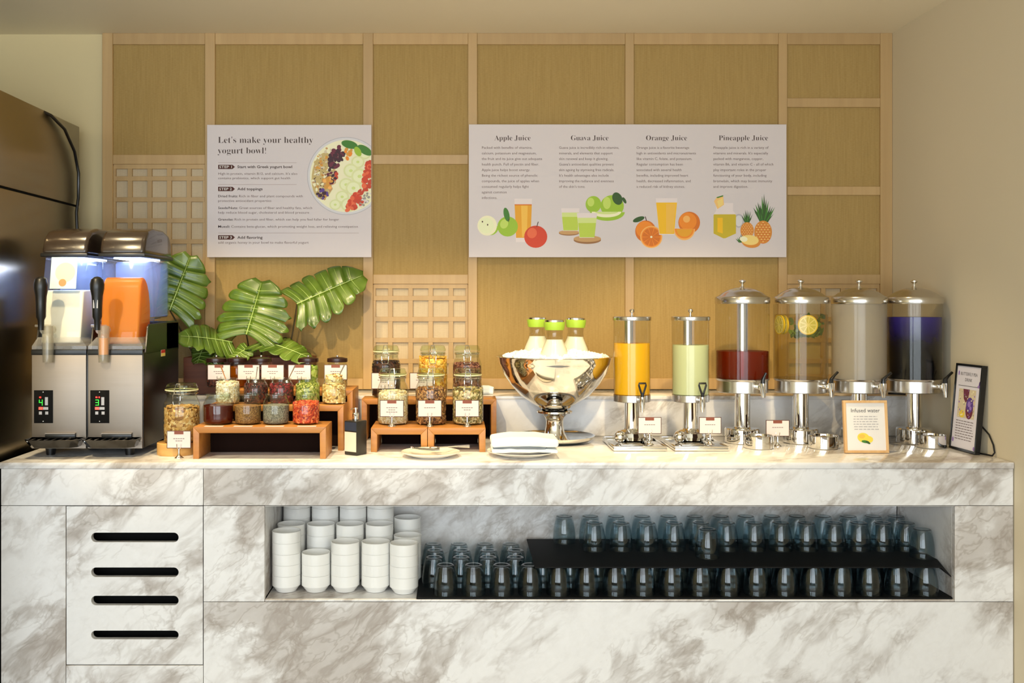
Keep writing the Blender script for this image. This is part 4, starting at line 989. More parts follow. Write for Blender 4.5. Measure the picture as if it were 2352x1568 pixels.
def big_dispenser(label, px, ang, cyl, tube_on, lean=0, lever=1):
    x = PX(px, DY)
    d = thing('drink_dispenser', label, 'drink dispenser', (x, DY, CT+E), group='large domed dispensers')
    MB().lathe([(0, 0), (.061, 0), (.063, .002), (.063, .05), (.060, .054), (.034, .055), (.029, .058)], 44).build('foot', 'chrome', d)
    MB().lathe([(.0285, .055), (.0285, .186)], 32).build('column', 'chrome', d)
    MB().lathe([(0, .185), (.088, .185), (.092, .188), (.092, .228), (.096, .233), (.0965, .236), (.09, .237), (0, .237)], 56).build('base_ring', 'satin_steel', d)
    MB().lathe([(.0962, .2355), (.0962, .511)], 56).build('cylinder', cyl, d)
    ld = MB().lathe([(.092, .509), (.0975, .509), (.0985, .512), (.0985, .531), (.096, .534), (.088, .537), (.072, .549), (.05, .560), (.026, .567), (0, .569)], 56).build('lid', 'lid_steel', d, smooth=40)
    MB().lathe([(0, .568), (.011, .568), (.005, .573), (.0038, .582), (.0075, .585), (.013, .590), (.013, .593), (.007, .597), (0, .598)], 22).build('knob', 'chrome', ld)
    if tube_on: MB().lathe([(0, .24), (.019, .24), (.019, .509), (0, .509)], 26).build('ice_tube', 'satin_steel', d)
    t = MB().tube([(0, -.089, .212), (0, -.118, .212)], .0095, 14).sphere((0, -.113, .212), .0125, 14, 8)
    t.tube([(0, -.126, .226), (0, -.127, .20), (0, -.129, .176)], [.0115, .010, .0068], 14)
    R = Matrix.Rotation(ang, 4, 'Z')
    tp = t.xf(R).build('tap', 'chrome', d)
    l = MB().tube([(0, -.126, .224), (0, -.127, .240), (.012*lever, -.130, .252), (.030*lever, -.132, .264)], [.0085, .007, .0045, .0048], 10).xf(R)
    l.build('tap_lever', 'black_plastic', tp)
    return x
def drip_cup(label, px, Y=.315):
    c = thing('drip_cup', label, 'drip cup', (PX(px, Y), Y, CT+E), group='drip cups under the large dispensers')
    MB().lathe([(0, .002), (.048, 0), (.0505, .003), (.0505, .044), (.049, .0455), (.0475, .044), (.0475, .036), (0, .035)], 40).build('cup', 'chrome', c)
    MB().lathe([(0, .037), (.014, .037), (.0465, .0405), (.0465, .042), (.014, .0405), (.006, .044), (0, .0445)], 32).build('drain_insert', 'chrome', c)
tea_x = big_dispenser('domed dispenser of red-brown tea beside the pale green juice', 1705, radians(18), 'acrylic', True, lever=0.3)
lem_x = big_dispenser('domed dispenser of lemon-infused water, second of the large four', 1839, radians(36), 'acrylic', False)
wat_x = big_dispenser('domed dispenser of cloudy water, third of the large four', 1973, radians(17), 'frosted_acrylic', False)
blu_x = big_dispenser('domed dispenser of dark blue drink next to the right wall', 2100, radians(28), 'acrylic', False)
def fill(name, label, cat, x, top, mat, r=.0925, hole=0):
    o = MB().lathe([(0, .2378), (r-.001, .2378), (r, .24), (r, top-CT), (r-.001, top-CT+.0005), (hole, top-CT+.0005)], 56).build(name, mat, None, (x, DY, CT+E))
    return tag(o, label, cat, kind='stuff')
zd = lambda py: PZ(py, DY)
fill('red_tea', 'red-brown iced tea in the first large dispenser', 'tea', tea_x, zd(806), 'tea', hole=.0195)
fill('infused_water', 'clear lemon-infused water in the second large dispenser', 'water', lem_x, zd(722), 'lemon_water')
fill('cloudy_water', 'cloudy pale water in the third large dispenser', 'water', wat_x, zd(724), 'cloudy_water')
fill('blue_drink', 'dark indigo drink in the right-hand large dispenser', 'drink', blu_x, zd(728), 'blue_tea')
drip_cup('drip cup under the red-brown tea tap', 1743); drip_cup('drip cup under the lemon water tap', 1892); drip_cup('drip cup half hidden behind the wooden framed sign', 2002, .33); drip_cup('drip cup under the dark blue drink tap', 2139, .335)
card_stand('menu card between the first two drip cups', PX(1786, .355), .355, CT+E, .084, .058, 0, .036, 1)
# lemon slices and herbs floating in the infused water
pbr('lemon_rind', '#e8cf2e', 0.4); pbr('lemon_pith', '#f6f5de', 0.5); pbr('lemon_flesh', '#d3d28c', 0.3); pbr('herb', '#5f7d1e', 0.5); pbr('herb_dark', '#3f5a14', 0.5)
def slice_(label, x, y, z, r, rz, rx=0):
    s = thing('lemon_slice', label, 'lemon slice', (x, y, z), group='lemon slices in the infused water'); s.rotation_euler = (rx, 0, rz)
    def disc(r0, r1, t): # ring around y axis
        m = MB().lathe([(r0, -t), (r1, -t), (r1, t), (r0, t), (r0, -t)] if r0 else [(0, -t), (r1, -t), (r1, t), (0, t)], 32)
        return m.xf(Matrix.Rotation(pi/2, 4, 'X'))
    disc(r*.9, r, .003).build('rind', 'lemon_rind', s); disc(0, r*.9, .0026).build('pith', 'lemon_pith', s)
    for k in range(9):
        a0, a1 = 2*pi*(k+.08)/9, 2*pi*(k+.92)/9; m = MB(); pts = [(r*.12*cos((a0+a1)/2), r*.12*sin((a0+a1)/2))] + [(r*.8*cos(a0+(a1-a0)*i/5), r*.8*sin(a0+(a1-a0)*i/5)) for i in range(6)]
        m.prism_y(pts, -.0034, .0034).build('segment', 'lemon_flesh', s)
zs = PZ(746, DY - .08)
for lab, deg, dd in (('round lemon slice facing the viewer in the infused water', -2, .0825), ('lemon slice seen at an angle left of the round slice', -80, .0825), ('lemon slice tucked just behind the angled slice', -80, .068), ('lemon slice edge-on at the dispenser left side', -127, .0825)):
    a_ = radians(deg); slice_(lab, lem_x + dd*sin(a_), DY - dd*cos(a_), zs, .0355, a_)
rnd = random.Random(9); hb = MB()
for i in range(150):
    a = rnd.uniform(-1.35, .9); q = rnd.uniform(.03, .082); z = rnd.uniform(-.040, .032); s = rnd.uniform(.007, .014)
    if a < -.15 and z > -.02 and rnd.random() < .6: z = rnd.uniform(-.042, -.03)
    c = Vector((q*sin(a+.5), -q*cos(a+.5)+.012, z)); hb.k = i % 2
    t = MB().add([(0, 0, -s), (s*.55, .002, -s*.3), (s*.5, .002, s*.5), (0, 0, s), (-s*.5, -.002, s*.5), (-s*.55, -.002, -s*.3), (0, .0012, -s), (s*.55, .0032, -s*.3), (s*.5, .0032, s*.5), (0, .0012, s), (-s*.5, -.0008, s*.5), (-s*.55, -.0008, -s*.3)],
                 [[0,1,2,3,4,5], [11,10,9,8,7,6]] + [[j, (j+1) % 6, 6+(j+1) % 6, 6+j] for j in range(6)]).xf(Matrix.Translation(c) @ Matrix.Rotation(rnd.uniform(-1.2, 1.2), 4, 'Y') @ Matrix.Rotation(rnd.uniform(-.8, .8), 4, 'Z'))
    hb.add(t.v, t.f)
tag(hb.build('mint_leaves', ['herb', 'herb_dark'], None, (lem_x, DY, zs)), 'green mint leaves floating in the lemon water', 'herbs', kind='stuff')

# ------------------------------------------------------------------ printed posters and framed signs
def serif(s):
    return ''.join(chr(0x1D400 + ord(c) - 65) if 'A' <= c <= 'Z' else chr(0x1D41A + ord(c) - 97) if 'a' <= c <= 'z' else c for c in s)
class Sheet:
    """a flat printed sheet; places lettering and print by photograph measurements, in the sheet's own x-z plane"""
    def __init__(s, parent, fx, fz, y=0.0): s.p = parent; s.fx = fx; s.fz = fz; s.y = y
    def text(s, name, body, left, base, size, width=None, mat='ink_body', pitch=None, layer=1, bold=0.0, parent=None, center=False):
        line = (pitch / size) if pitch else 1.0
        vs, fs = text_mesh(body, 1.0, 'CENTER' if center else 'LEFT', line, bold)
        x0 = min(v[0] for v in vs); x1 = max(v[0] for v in vs)
        sx = (width / (x1 - x0)) if width else size
        if center: pts = [(left + v[0]*sx, base - v[1]*size) for v in vs]
        else: pts = [(left + (v[0] - x0)*sx, base - v[1]*size) for v in vs]
        return MB().add([(s.fx(a), s.y - .0003*layer, s.fz(b)) for a, b in pts], fs).build(name, mat, parent or s.p, smooth=0)
    def art(s, name, items, mats, parent=None):
        m = MB()
        for i, (mi, pts) in enumerate(items):
            m.k = mi; m.flat([(s.fx(a), s.fz(b)) for a, b in pts], s.y - .0003 - .000006*i)
        return m.build(name, mats, parent or s.p, smooth=0)
def ell(cx, cy, rx, ry=None, rot=0.0, n=28, a0=0.0, a1=2*pi):
    ry = rx if ry is None else ry; c, q = cos(rot), sin(rot); full = abs(a1 - a0 - 2*pi) < 1e-6
    out = []
    for i in range(n if full else n + 1):
        t = a0 + (a1 - a0)*i/n; u, v = rx*cos(t), ry*sin(t); out.append((cx + u*c - v*q, cy + u*q + v*c))
    return out
for nm, h in (('amber', '#e8a21c'), ('amber_hi', '#f2bc48'), ('apple_green', '#9cbf2c'), ('apple_green_hi', '#c3d860'), ('leaf', '#3f7a24'), ('leaf_dark', '#2f5218'), ('apple_red', '#d2401c'), ('apple_red_hi', '#e8683c'), ('flesh', '#f2ecc4'),
              ('glass', '#e6d8d4'), ('guava', '#bcd048'), ('guava_hi', '#d4e08a'), ('coaster', '#c89a62'), ('coaster_rim', '#9a6a3c'), ('orange', '#f08a1a'), ('orange_dk', '#d8700c'), ('orange_lt', '#f8b45c'), ('juice', '#f4bc10'), ('pine', '#c9b020'),
              ('pine_skin', '#d88a30'), ('pine_eye', '#f2c070'), ('pine_flesh', '#f2d27a'), ('brown', '#4a2a1a'), ('berry', '#3c1420'), ('straw', '#c8401c'), ('banana', '#dfe2a4'), ('banana_hi', '#eceebf'), ('oat', '#c9b070'), ('chia', '#9a958a'), ('nut', '#d89838'), ('bowl', '#d8d4d4'), ('bowl_rim', '#b8b2b6'), ('purple', '#5a3a8a'), ('maroon', '#6a2034'), ('lilac', '#9a7ac0'), ('lemon', '#eed24a'), ('sand', '#d9c9a8')):
    pbr('print_' + nm, h, 0.6)
PRN = [k for k in M if k.startswith('print_')]; PI = {k[6:]: i for i, k in enumerate(PRN)}
def it(*a): return [(PI[c], pts) for c, pts in a]

PY = .872
def poster(label, px0, px1, py0, py1):
    x0, x1, z0, z1 = PX(px0, PY), PX(px1, PY), PZ(py1, PY), PZ(py0, PY); cx = (x0+x1)/2
    p = thing('wall_poster', label, 'poster', (cx, PY, z0))
    MB().box(x0-cx, x1-cx, 0, .006, 0, z1-z0, .0005, 1).build('board', 'poster_board', p)
    for a in (x0-cx+.06, x1-cx-.06):
        for b in (.06, z1-z0-.06): MB().box(a-.012, a+.012, .0061, .0195, b-.012, b+.012).build('mount_pad', 'card_white', p)
    return Sheet(p, lambda v: PX(v, PY) - cx, lambda v: PZ(v, PY) - z0)
S = poster('white yogurt bowl poster with a bowl picture, left of the two', 475.5, 853, 286.5, 590.5)
S.text('heading', serif("Let's make your healthy\nyogurt bowl!"), 500, 328, 20.5, 219, 'ink_head', 24.4, bold=-.012)
rl = MB()
for x0, x1, y in ((501, 681, 373.4), (501, 681, 423.5), (501, 824, 535)): rl.box(S.fx(x0), S.fx(x1), -.0004, 0, S.fz(y + .4), S.fz(y - .4))
rl.build('rule_lines', 'rule_line', S.p)
for k, (y0, y1, ttl, w, b) in enumerate(((378.4, 388, 'Start with Greek yogurt bowl', 126, 385.8), (428.8, 438.8, 'Add toppings', 58, 436.6), (540, 550, 'Add flavoring', 58, 548))):
    m = (y0+y1)/2
    bd = MB().flat([(S.fx(a), S.fz(c)) for a, c in ((501, y0), (534, y0), (539.5, m), (534, y1), (501, y1))], -.0003).build('step_badge', 'ink_brown', S.p, smooth=0)
    S.text('badge_lettering', 'STEP %d' % (k+1), 503.5, y1 - 2.2, 8.2, 29, 'white_print', layer=2, parent=bd, bold=.01)
    S.text('step_title', ttl, 545, b, 8.6, w, 'ink_head', bold=.018)
S.text('body_text', "High in protein, vitamin B12, and calcium. It's also\ncontains probiotics, which support gut health", 501, 401.2, 7.6, 182, 'ink_body', 10.2)
for lead, lw, y_, rest, w_, second, w2 in (('Dried fruits:', 45, 452.8, 'Rich in fiber and plant compounds with', 146.5, 'protective antioxidant properties', 122), ('Seeds/Nuts:', 45, 479.8, 'Great sources of fiber and healthy fats, which', 168, 'help reduce blood sugar, cholesterol and blood pressure', 209),
                                        ('Granolas:', 35, 506.3, 'Rich in protein and fiber, which can help you feel fuller for longer', 240, None, 0), ('Muesli:', 27, 522.6, 'Contains beta-glucan, which promoting weight loss, and relieving constipation', 291, None, 0)):
    S.text('bold_lead', lead, 501, y_, 7.6, lw, 'ink_head', bold=.012)
    S.text('body_text', rest, 501 + lw + 3, y_, 7.6, w_, 'ink_body')
    if second: S.text('body_text', second, 501, y_ + 10.6, 7.6, w2, 'ink_body')
S.text('body_text', 'add organic honey in your bowl to make flavorful yogurt', 501, 559.3, 7.6, 208, 'ink_body')
rnd = random.Random(11); CXB, CYB = 795, 404
def clipx(p): return [(min(a, 852.6), b) for a, b in p]
def inb(x, y, r=80): return (x-CXB)**2 + (y-CYB)**2 < r*r
L = [('bowl_rim', ell(CXB, CYB, 89.5, n=64)), ('bowl', ell(CXB, CYB, 88, n=64)), ('flesh', ell(CXB, CYB, 83, n=64))]
def scat(cname, cx, cy, rx, ry, n, r0, r1, rot=0):
    for i in range(n):
        a = rnd.uniform(0, 2*pi); q = sqrt(rnd.random()); u, v = rx*q*cos(a), ry*q*sin(a)
        x, y = cx + u*cos(rot) - v*sin(rot), cy + u*sin(rot) + v*cos(rot)
        if inb(x, y, 79) and x < 851: L.append((cname[i % len(cname)], ell(x, y, rnd.uniform(r0, r1), rnd.uniform(r0, r1), rnd.uniform(0, 3), 8)))
L.append(('oat', ell(743, 404, 27, 54, .1)))
scat(['oat', 'sand', 'flesh', 'coaster', 'nut'], 745, 400, 26, 62, 150, 1.5, 4.5, .1)
scat(['berry', 'brown'], 737, 415, 18, 50, 60, .6, 1.4, .1)
scat(['berry', 'maroon', 'berry'], 772, 362, 15, 27, 60, 3, 6, .35); scat(['berry', 'straw', 'maroon'], 763, 405, 12, 18, 22, 3, 5.5)
scat(['nut', 'orange_lt', 'nut'], 752, 420, 10, 18, 14, 3, 5.5); scat(['nut', 'orange'], 800, 352, 7, 14, 8, 3, 6); scat(['berry', 'purple'], 742, 444, 12, 12, 14, 2.5, 5)
for x, y, r in ((822, 372, 15), (838, 352, 14), (806, 392, 17), (826, 405, 19), (795, 424, 16), (812, 432, 18), (786, 452, 15), (800, 470, 17), (770, 470, 13)):
    L += [('banana', ell(x, y, r, r*.94)), ('banana_hi', ell(x, y, r*.78, r*.72)), ('guava_hi', ell(x, y, r*.25, r*.2))]
scat(['straw', 'apple_red_hi', 'straw', 'apple_red'], 846, 404, 10, 42, 60, 3, 7, .12); scat(['straw', 'apple_red_hi', 'apple_red'], 815, 468, 14, 34, 60, 3, 7, .55)
scat(['chia', 'glass', 'chia'], 842, 462, 13, 20, 60, 1.5, 3, .4)
for x, y, a, c in ((803, 332, .25, 'leaf'), (838, 345, .55, 'leaf'), (822, 348, -.5, 'apple_green')): L.append((c, ell(x, y, 19 if c == 'leaf' else 7, 9 if c == 'leaf' else 12, a)))
S.art('printed_yogurt_bowl', it(*[(c, clipx(p)) for c, p in L]), PRN)

S = poster('wide white juice poster with four fruit pictures', 1077, 1806.5, 285.5, 590.5)
for t_, x_, w_ in (('Apple Juice', 1135.5, 83), ('Guava Juice', 1311.5, 86), ('Orange Juice', 1484, 94), ('Pineapple Juice', 1651, 113)):
    S.text('juice_title', serif(t_), x_, 322, 16.5, w_, 'ink_head', bold=-.012)
for x_, w_, body in ((1106.3, 139, "Packed with benefits of vitamins,\ncalcium, potassium and magnesium,\nthe fruit and its juice give out adequate\nhealth punch. Full of pectin and fiber.\nApple juice helps boost energy.\nBeing the richest source of phenolic\ncompounds, the juice of apples when\nconsumed regularly helps fight\nagainst common\ninfections."),
                     (1284, 138, "Guava juice is incredibly rich in vitamins,\nminerals, and elements that support\nskin renewal and keep it glowing.\nGuava's antioxidant qualities prevent\nskin ageing by stymieing free radicals.\nIt's health advantages also include\nimproving the radiance and evenness\nof the skin's tone."),
                     (1462, 136.5, "Orange juice is a favorite beverage\nhigh in antioxidants and micronutrients\nlike vitamin C, folate, and potassium.\nRegular consumption has been\nassociated with several health\nbenefits, including improved heart\nhealth, decreased inflammation, and\na reduced risk of kidney stones."),
                     (1638.3, 138, "Pineapple juice is rich in a variety of\nvitamins and minerals. It's especially\npacked with manganese, copper,\nvitamin B6, and vitamin C - all of which\nplay important roles in the proper\nfunctioning of your body, including\nbromelain, which may boost immunity\nand improve digestion.")):
    S.text('juice_description', body, x_, 341.6, 8.2, w_, 'ink_body', 12.78)
S.art('printed_apple_juice', it(('glass', [(1181.5, 456), (1222, 456), (1218.5, 556), (1185, 556)]), ('amber', [(1182, 470), (1221.5, 470), (1218.8, 546), (1185.4, 546)]), ('amber_hi', [(1197, 472), (1212, 472), (1210, 544), (1199, 544)]), ('orange_dk', [(1182, 469), (1221.5, 469), (1221.4, 471.5), (1182.1, 471.5)]),
    ('apple_green', ell(1130, 528, 15, 11, -.5)), ('flesh', ell(1119, 518, 22.5, 23, .2)), ('white' if 'white' in PI else 'banana_hi', ell(1117, 518, 17, 18)), ('brown', ell(1108, 509, 1.6, 2)), ('brown', ell(1120, 516, 1.6, 2)),
    ('apple_green', ell(1166, 520, 23.5, 23)), ('apple_green_hi', ell(1158, 514, 9, 11, .4)), ('leaf', ell(1163.5, 492.5, 6.5, 16, -.22)), ('brown', [(1169, 502), (1171, 502), (1168.5, 509), (1167, 509)]),
    ('apple_red', ell(1230.5, 543.5, 26.5, 25.5)), ('apple_red_hi', ell(1222, 535, 11, 12, .3)), ('brown', [(1235.5, 509), (1237.5, 509), (1233.5, 521), (1231.8, 521)])), PRN)
S.art('printed_guava_juice', it(('apple_green', ell(1363, 469, 18, 19)), ('apple_green_hi', ell(1357, 464, 8, 10)), ('apple_green', ell(1406, 473, 27, 25)), ('apple_green_hi', ell(1394, 466, 9, 14)), ('leaf_dark', ell(1418, 456, 11, 15, -.45)), ('leaf_dark', ell(1434, 460, 3.5, 8, -.5)),
    ('apple_green', ell(1395, 487, 40, 20, 0, 24, 0, pi)), ('flesh', ell(1393, 486, 34, 13, 0, 24, 0, pi)), ('guava_hi', ell(1393, 486, 27, 6, 0, 16, 0, pi)),
    ('coaster_rim', ell(1307, 535, 23.5, 6)), ('coaster', ell(1307, 533.5, 23.5, 5)), ('glass', [(1289, 478), (1331, 478), (1328, 530), (1293.5, 530)]), ('guava', [(1291, 498), (1329.5, 498), (1327.5, 529), (1294, 529)]), ('guava_hi', [(1290.5, 488), (1330, 488), (1329.5, 498), (1291, 498)]),
    ('coaster_rim', ell(1349, 551, 31.5, 9)), ('coaster', ell(1349, 548, 31.5, 7.5)), ('glass', [(1325, 489), (1371.5, 489), (1365, 546), (1331, 546)]), ('guava', [(1328, 512), (1369, 512), (1365.5, 545), (1331.5, 545)]), ('guava_hi', [(1326.5, 500), (1370.5, 500), (1369, 512), (1328, 512)])), PRN)
seg = [('orange_lt', ell(1496, 544, 20.5, 20.5, 0, 6, 2*pi*(k+.08)/10, 2*pi*(k+.92)/10) + [(1496, 544)]) for k in range(10)]
S.art('printed_orange_juice', it(('orange_dk', ell(1483, 531, 24, 25)), ('orange', ell(1481, 527, 20, 19)), ('leaf_dark', ell(1467, 503.5, 14, 5.5, -.35)), ('brown', [(1481, 497), (1483, 497), (1486, 507), (1484, 507)]), ('orange_lt', ell(1496, 544, 25.5)), ('orange', ell(1496, 544, 23)), *[('orange_dk', p) for _, p in seg], ('flesh', ell(1496, 544, 2.5)),
    ('glass', [(1506, 455), (1556, 455), (1549, 539), (1514, 539)]), ('juice', [(1507, 465), (1555, 465), (1548.5, 537), (1514.5, 537)]), ('amber_hi', [(1530, 468), (1552, 468), (1546, 535), (1530, 535)]),
    ('orange_dk', ell(1583, 511, 25)), ('orange', ell(1580, 508, 20)), ('orange_lt', ell(1577, 503, 8)), ('orange_lt', ell(1572, 525, 24.5, 26.5, .02, 24, 0, pi)), ('orange', ell(1572, 525.5, 22, 22, 0.02, 24, 0, pi)), ('amber', ell(1572, 526.5, 18, 17, 0.02, 20, 0, pi))), PRN)
def crown(cx, cy, w, h, n, seed):
    r_ = random.Random(seed); out = []
    for i in range(n):
        t = -1 + 2*i/(n-1); hh = h*(1 - .45*abs(t))*r_.uniform(.8, 1.05); bx2 = cx + t*w*.25; tx2 = cx + t*w
        out.append((['leaf_dark', 'leaf', 'leaf_dark'][i % 3], [(bx2 - w*.13, cy), (bx2 + w*.13, cy), ((bx2+tx2)/2 + w*.1, cy - hh*.55), (tx2, cy - hh), ((bx2+tx2)/2 - w*.1, cy - hh*.5)]))
        out.append((['leaf_dark', 'leaf'][i % 2], [(bx2 - w*.1, cy), (bx2 + w*.1, cy), (cx + t*w*.9, cy - h*.42*r_.uniform(.7, 1))]))
    return out
def pine(cx, cy, rx, ry):
    o = [('pine_skin', ell(cx, cy, rx, ry))]
    for j in range(-4, 5):
        for i in range(-3, 4):
            x, y = cx + (i + .5*(j % 2))*rx*.36, cy + j*ry*.21
            if ((x-cx)/rx)**2 + ((y-cy)/ry)**2 < .8: o.append(('pine_eye', ell(x, y, rx*.09, ry*.06, 0, 8))); o.append(('apple_red', ell(x, y + ry*.09, rx*.09, ry*.03, 0, 6)))
    return o
S.art('printed_pineapple_juice', it(('bowl_rim', ell(1697, 507, 12, 16)), ('poster' if 'poster' in PI else 'bowl', ell(1697, 507, 8.5, 12.5)), ('pine', [(1639, 494), (1646, 484), (1683, 484), (1690.5, 494), (1690.5, 536), (1666, 547), (1661, 547), (1639, 536)]), ('glass', [(1645, 466), (1684, 466), (1684, 484), (1690, 492), (1639.5, 492), (1645, 484)]), ('juice', [(1648, 500), (1660, 500), (1660, 536), (1648, 532)]), ('pine_eye', [(1648, 480), (1640, 462), (1647, 452), (1661, 449), (1663, 470)]), ('pine_flesh', [(1651, 476), (1647, 462), (1660, 454), (1661, 470)]), ('leaf', [(1645, 453), (1661, 448), (1661, 451), (1648, 455)]),
    *crown(1716, 512, 13, 38, 7, 3), *crown(1755, 510, 25, 64, 11, 5), *pine(1716, 529, 15.5, 19), *pine(1752.6, 533, 20.5, 26.5), *[(c, [(1702 - (a-1690)*-1.0*.0 + (a-1695)*.9, b) for a, b in p]) for c, p in crown(1695, 557, 14, 20, 7, 8)], ('pine_skin', ell(1725, 555, 22, 14, .12)), ('pine_flesh', ell(1722, 551, 20.5, 11.5, .1)), ('flesh', ell(1708, 549, 9, 6, .1))), PRN)

# wooden framed sign
fy = .194; fx0, fx1 = PX(1940, fy), PX(2041, fy); fw, fh = fx1 - fx0, .178
sg = thing('framed_sign', 'small pale wooden framed sign about infused water on the counter', 'sign', ((fx0+fx1)/2, fy, CT+.0012)); sg.rotation_euler = (radians(-6), 0, 0)
t = .0085
fr = MB()
for a, b, c, d in ((-fw/2, fw/2, 0, t), (-fw/2, fw/2, fh-t, fh), (-fw/2, -fw/2+t, t, fh-t), (fw/2-t, fw/2, t, fh-t)): fr.box(a, b, -.007, .007, c, d, .0008, 1)
fr.build('frame', 'frame_wood', sg)
sh = MB().box(-fw/2+t, fw/2-t, -.003, .003, t, fh-t).build('sheet', 'white_print', sg)
MB().prism_x([(.006, .11), (.006, .1), (.052, .006), (.056, .006)], -.02, .02).build('easel_back', 'black_matte', sg)
S = Sheet(sg, lambda v: (v - 1990.5)*fw/101, lambda v: (1042.5 - v)*fh/119.5, -.0031)
pbr('ink_pale', '#a9a5a5', 0.8); pbr('ink_dark', '#4c4746', 0.8)
S.text('sign_title', 'Infused water', 1990.5, 950, 12.5, 66, 'ink_dark', center=True)
tm = MB(); rnd = random.Random(2)
for i in range(6):
    y = 959 + i*5.8; x = 1961 + rnd.uniform(0, 3); xe = 2021 - rnd.uniform(0, 4)
    while x < xe:
        w = rnd.uniform(4, 10); tm.flat([(S.fx(a), S.fz(b)) for a, b in ((x, y), (min(x+w, xe), y), (min(x+w, xe), y+1.6), (x, y+1.6))], S.y - .0003); x += w + 2
tm.build('sign_small_print', 'ink_pale', sg, smooth=0)
S.art('printed_lemon', it(('lemon', ell(1984, 1008, 14, 11, .2)), ('amber_hi', ell(1981, 1005, 7, 5)), ('lemon', ell(1995, 1012, 11, 8)), ('leaf', ell(1988, 1017, 9, 3.2, .15)), ('leaf_dark', ell(1994, 1019, 6, 2.4, .5))), PRN)

# black framed sign leaning on the right wall
W_, H_ = .166, .300
p_far, p_near = Vector((1.740, .318, CT+.0018)), Vector((1.7465, .152, CT+.0018))
ang = math.atan2((p_near - p_far).y, (p_near - p_far).x)
bs = thing('framed_sign', 'tall black framed sign with purple drink picture leaning by the right wall', 'sign', tuple((p_far + p_near)/2)); 
bs.rotation_mode = 'XYZ'; bs.rotation_euler = (radians(-5.2), 0, ang)
t = .008; fr = MB()
for a, b, c, d in ((-W_/2, W_/2, 0, t), (-W_/2, W_/2, H_-t, H_), (-W_/2, -W_/2+t, t, H_-t), (W_/2-t, W_/2, t, H_-t)): fr.box(a, b, -.002, .016, c, d, .0006, 1)
fr.build('frame', 'black_plastic', bs)
pbr('sign_paper', '#e4e0ea', 0.5)
MB().box(-W_/2+t, W_/2-t, .0015, .012, t, H_-t).build('sheet', 'sign_paper', bs)
S = Sheet(bs, lambda v: (v - 50)*W_/100, lambda v: (180 - v)*H_/180, .0014)
S.text('sign_title', 'BUTTERFLY PEA\nDRINK', 50, 24, 9.5, 62, 'ink_dark', 12, center=True)
MB().box(S.fx(14), S.fx(86), .001, .0014, S.fz(46), S.fz(45)).build('rule_line', 'ink_dark', bs)
rnd = random.Random(5)
L = [('sand', [(18, 52), (82, 52), (82, 112), (18, 112)]), ('maroon', [(34, 52), (58, 52), (54, 74), (46, 80), (38, 72)]), ('maroon', ell(62, 94, 14, 19)), ('purple', ell(62, 84, 13, 16)), ('lilac', ell(60, 82, 6, 6)), ('lilac', ell(66, 90, 4, 4)), ('lemon', ell(36, 104, 10, 8))]
for i in range(40): L.append((['flesh', 'chia', 'lilac'][i % 3], ell(rnd.uniform(20, 80), rnd.uniform(54, 110), rnd.uniform(1, 2.4), None, 0, 8)))
S.art('printed_drink', it(*L), PRN)
for fl_ in ([('purple', ell(92, 40, 3, 7)), ('lilac', ell(89, 44, 4, 3))], [('lilac', ell(12, 20, 2.5, 5))], [('lilac', ell(90, 170, 3, 4))], [('lilac', ell(10, 160, 3, 5))]): S.art('printed_flower', it(*fl_), PRN)
tm = MB()
for i in range(8):
    y = 118 + i*5.4; x = 16; xe = 84 - rnd.uniform(0, 8)
    while x < xe:
        w = rnd.uniform(4, 11); e_ = min(x+w, xe); tm.flat([(S.fx(a), S.fz(b)) for a, b in ((x, y), (e_, y), (e_, y+1.5), (x, y+1.5))], S.y - .0003); x += w + 2
tm.build('sign_small_print', 'ink_grey', bs, smooth=0)
tag(MB().tube([(RW-.008, .26, 1.06), (RW-.006, .19, 1.045), (RW-.005, .14, 1.02), (RW-.005, .115, .99), (RW-.006, .105, .965), (RW-.010, .112, CT+.004), (RW-.022, .16, CT+.004), (RW-.022, .3, CT+.004)], .0028, 8).build('power_cable', 'black_plastic'), 'thin black cable behind the black framed sign', 'cable')
tag(MB().tube([(PX(2040, .70), .70, LT+.0045), (PX(2060, .69), .69, LT+.0045), (PX(2078, .665), .665, LT+.0045), (RW-.01, .70, LT+.0045)], .004, 8).build('power_cable', 'black_plastic'), 'thick black cable on the ledge behind the dark blue dispenser', 'cable')

# ------------------------------------------------------------------ monstera plant in a wooden trough on the ledge
m_, nt_, out_ = newmat('monstera_leaf')
tc_ = nd(nt_, 'ShaderNodeTexCoord'); nz_ = nd(nt_, 'ShaderNodeTexNoise', i_Scale=9.0, i_Detail=3.0); nt_.links.new(tc_.outputs['Object'], nz_.inputs['Vector'])
rp_ = ramp(nt_, [(.3, '#3a5416'), (.6, '#627d28'), (.85, '#85964a')]); nt_.links.new(nz_.outputs[0], rp_.inputs[0])
b_ = nd(nt_, 'ShaderNodeBsdfPrincipled'); b_.inputs['Roughness'].default_value = .28; b_.inputs['Coat Weight'].default_value = .2; nt_.links.new(rp_.outputs[0], b_.inputs['Base Color'])
tl_ = nd(nt_, 'ShaderNodeBsdfTranslucent'); tl_.inputs[0].default_value = lin('#6d9a20')
mx_ = nd(nt_, 'ShaderNodeMixShader'); mx_.inputs[0].default_value = .2; nt_.links.new(b_.outputs[0], mx_.inputs[1]); nt_.links.new(tl_.outputs[0], mx_.inputs[2]); nt_.links.new(mx_.outputs[0], out_.inputs[0])
pbr('leaf_vein', '#9db560', 0.4); pbr('plant_stem', '#3d3418', 0.5)
plx, ply = PX(560, .775), .775
pl = thing('monstera_plant', 'monstera with large split green leaves in a dark wooden trough', 'plant', (plx, ply, LT+E))
tx0, tx1 = PX(421, .70) - plx, PX(715, .70) - plx
pm = MB(); hh = .145
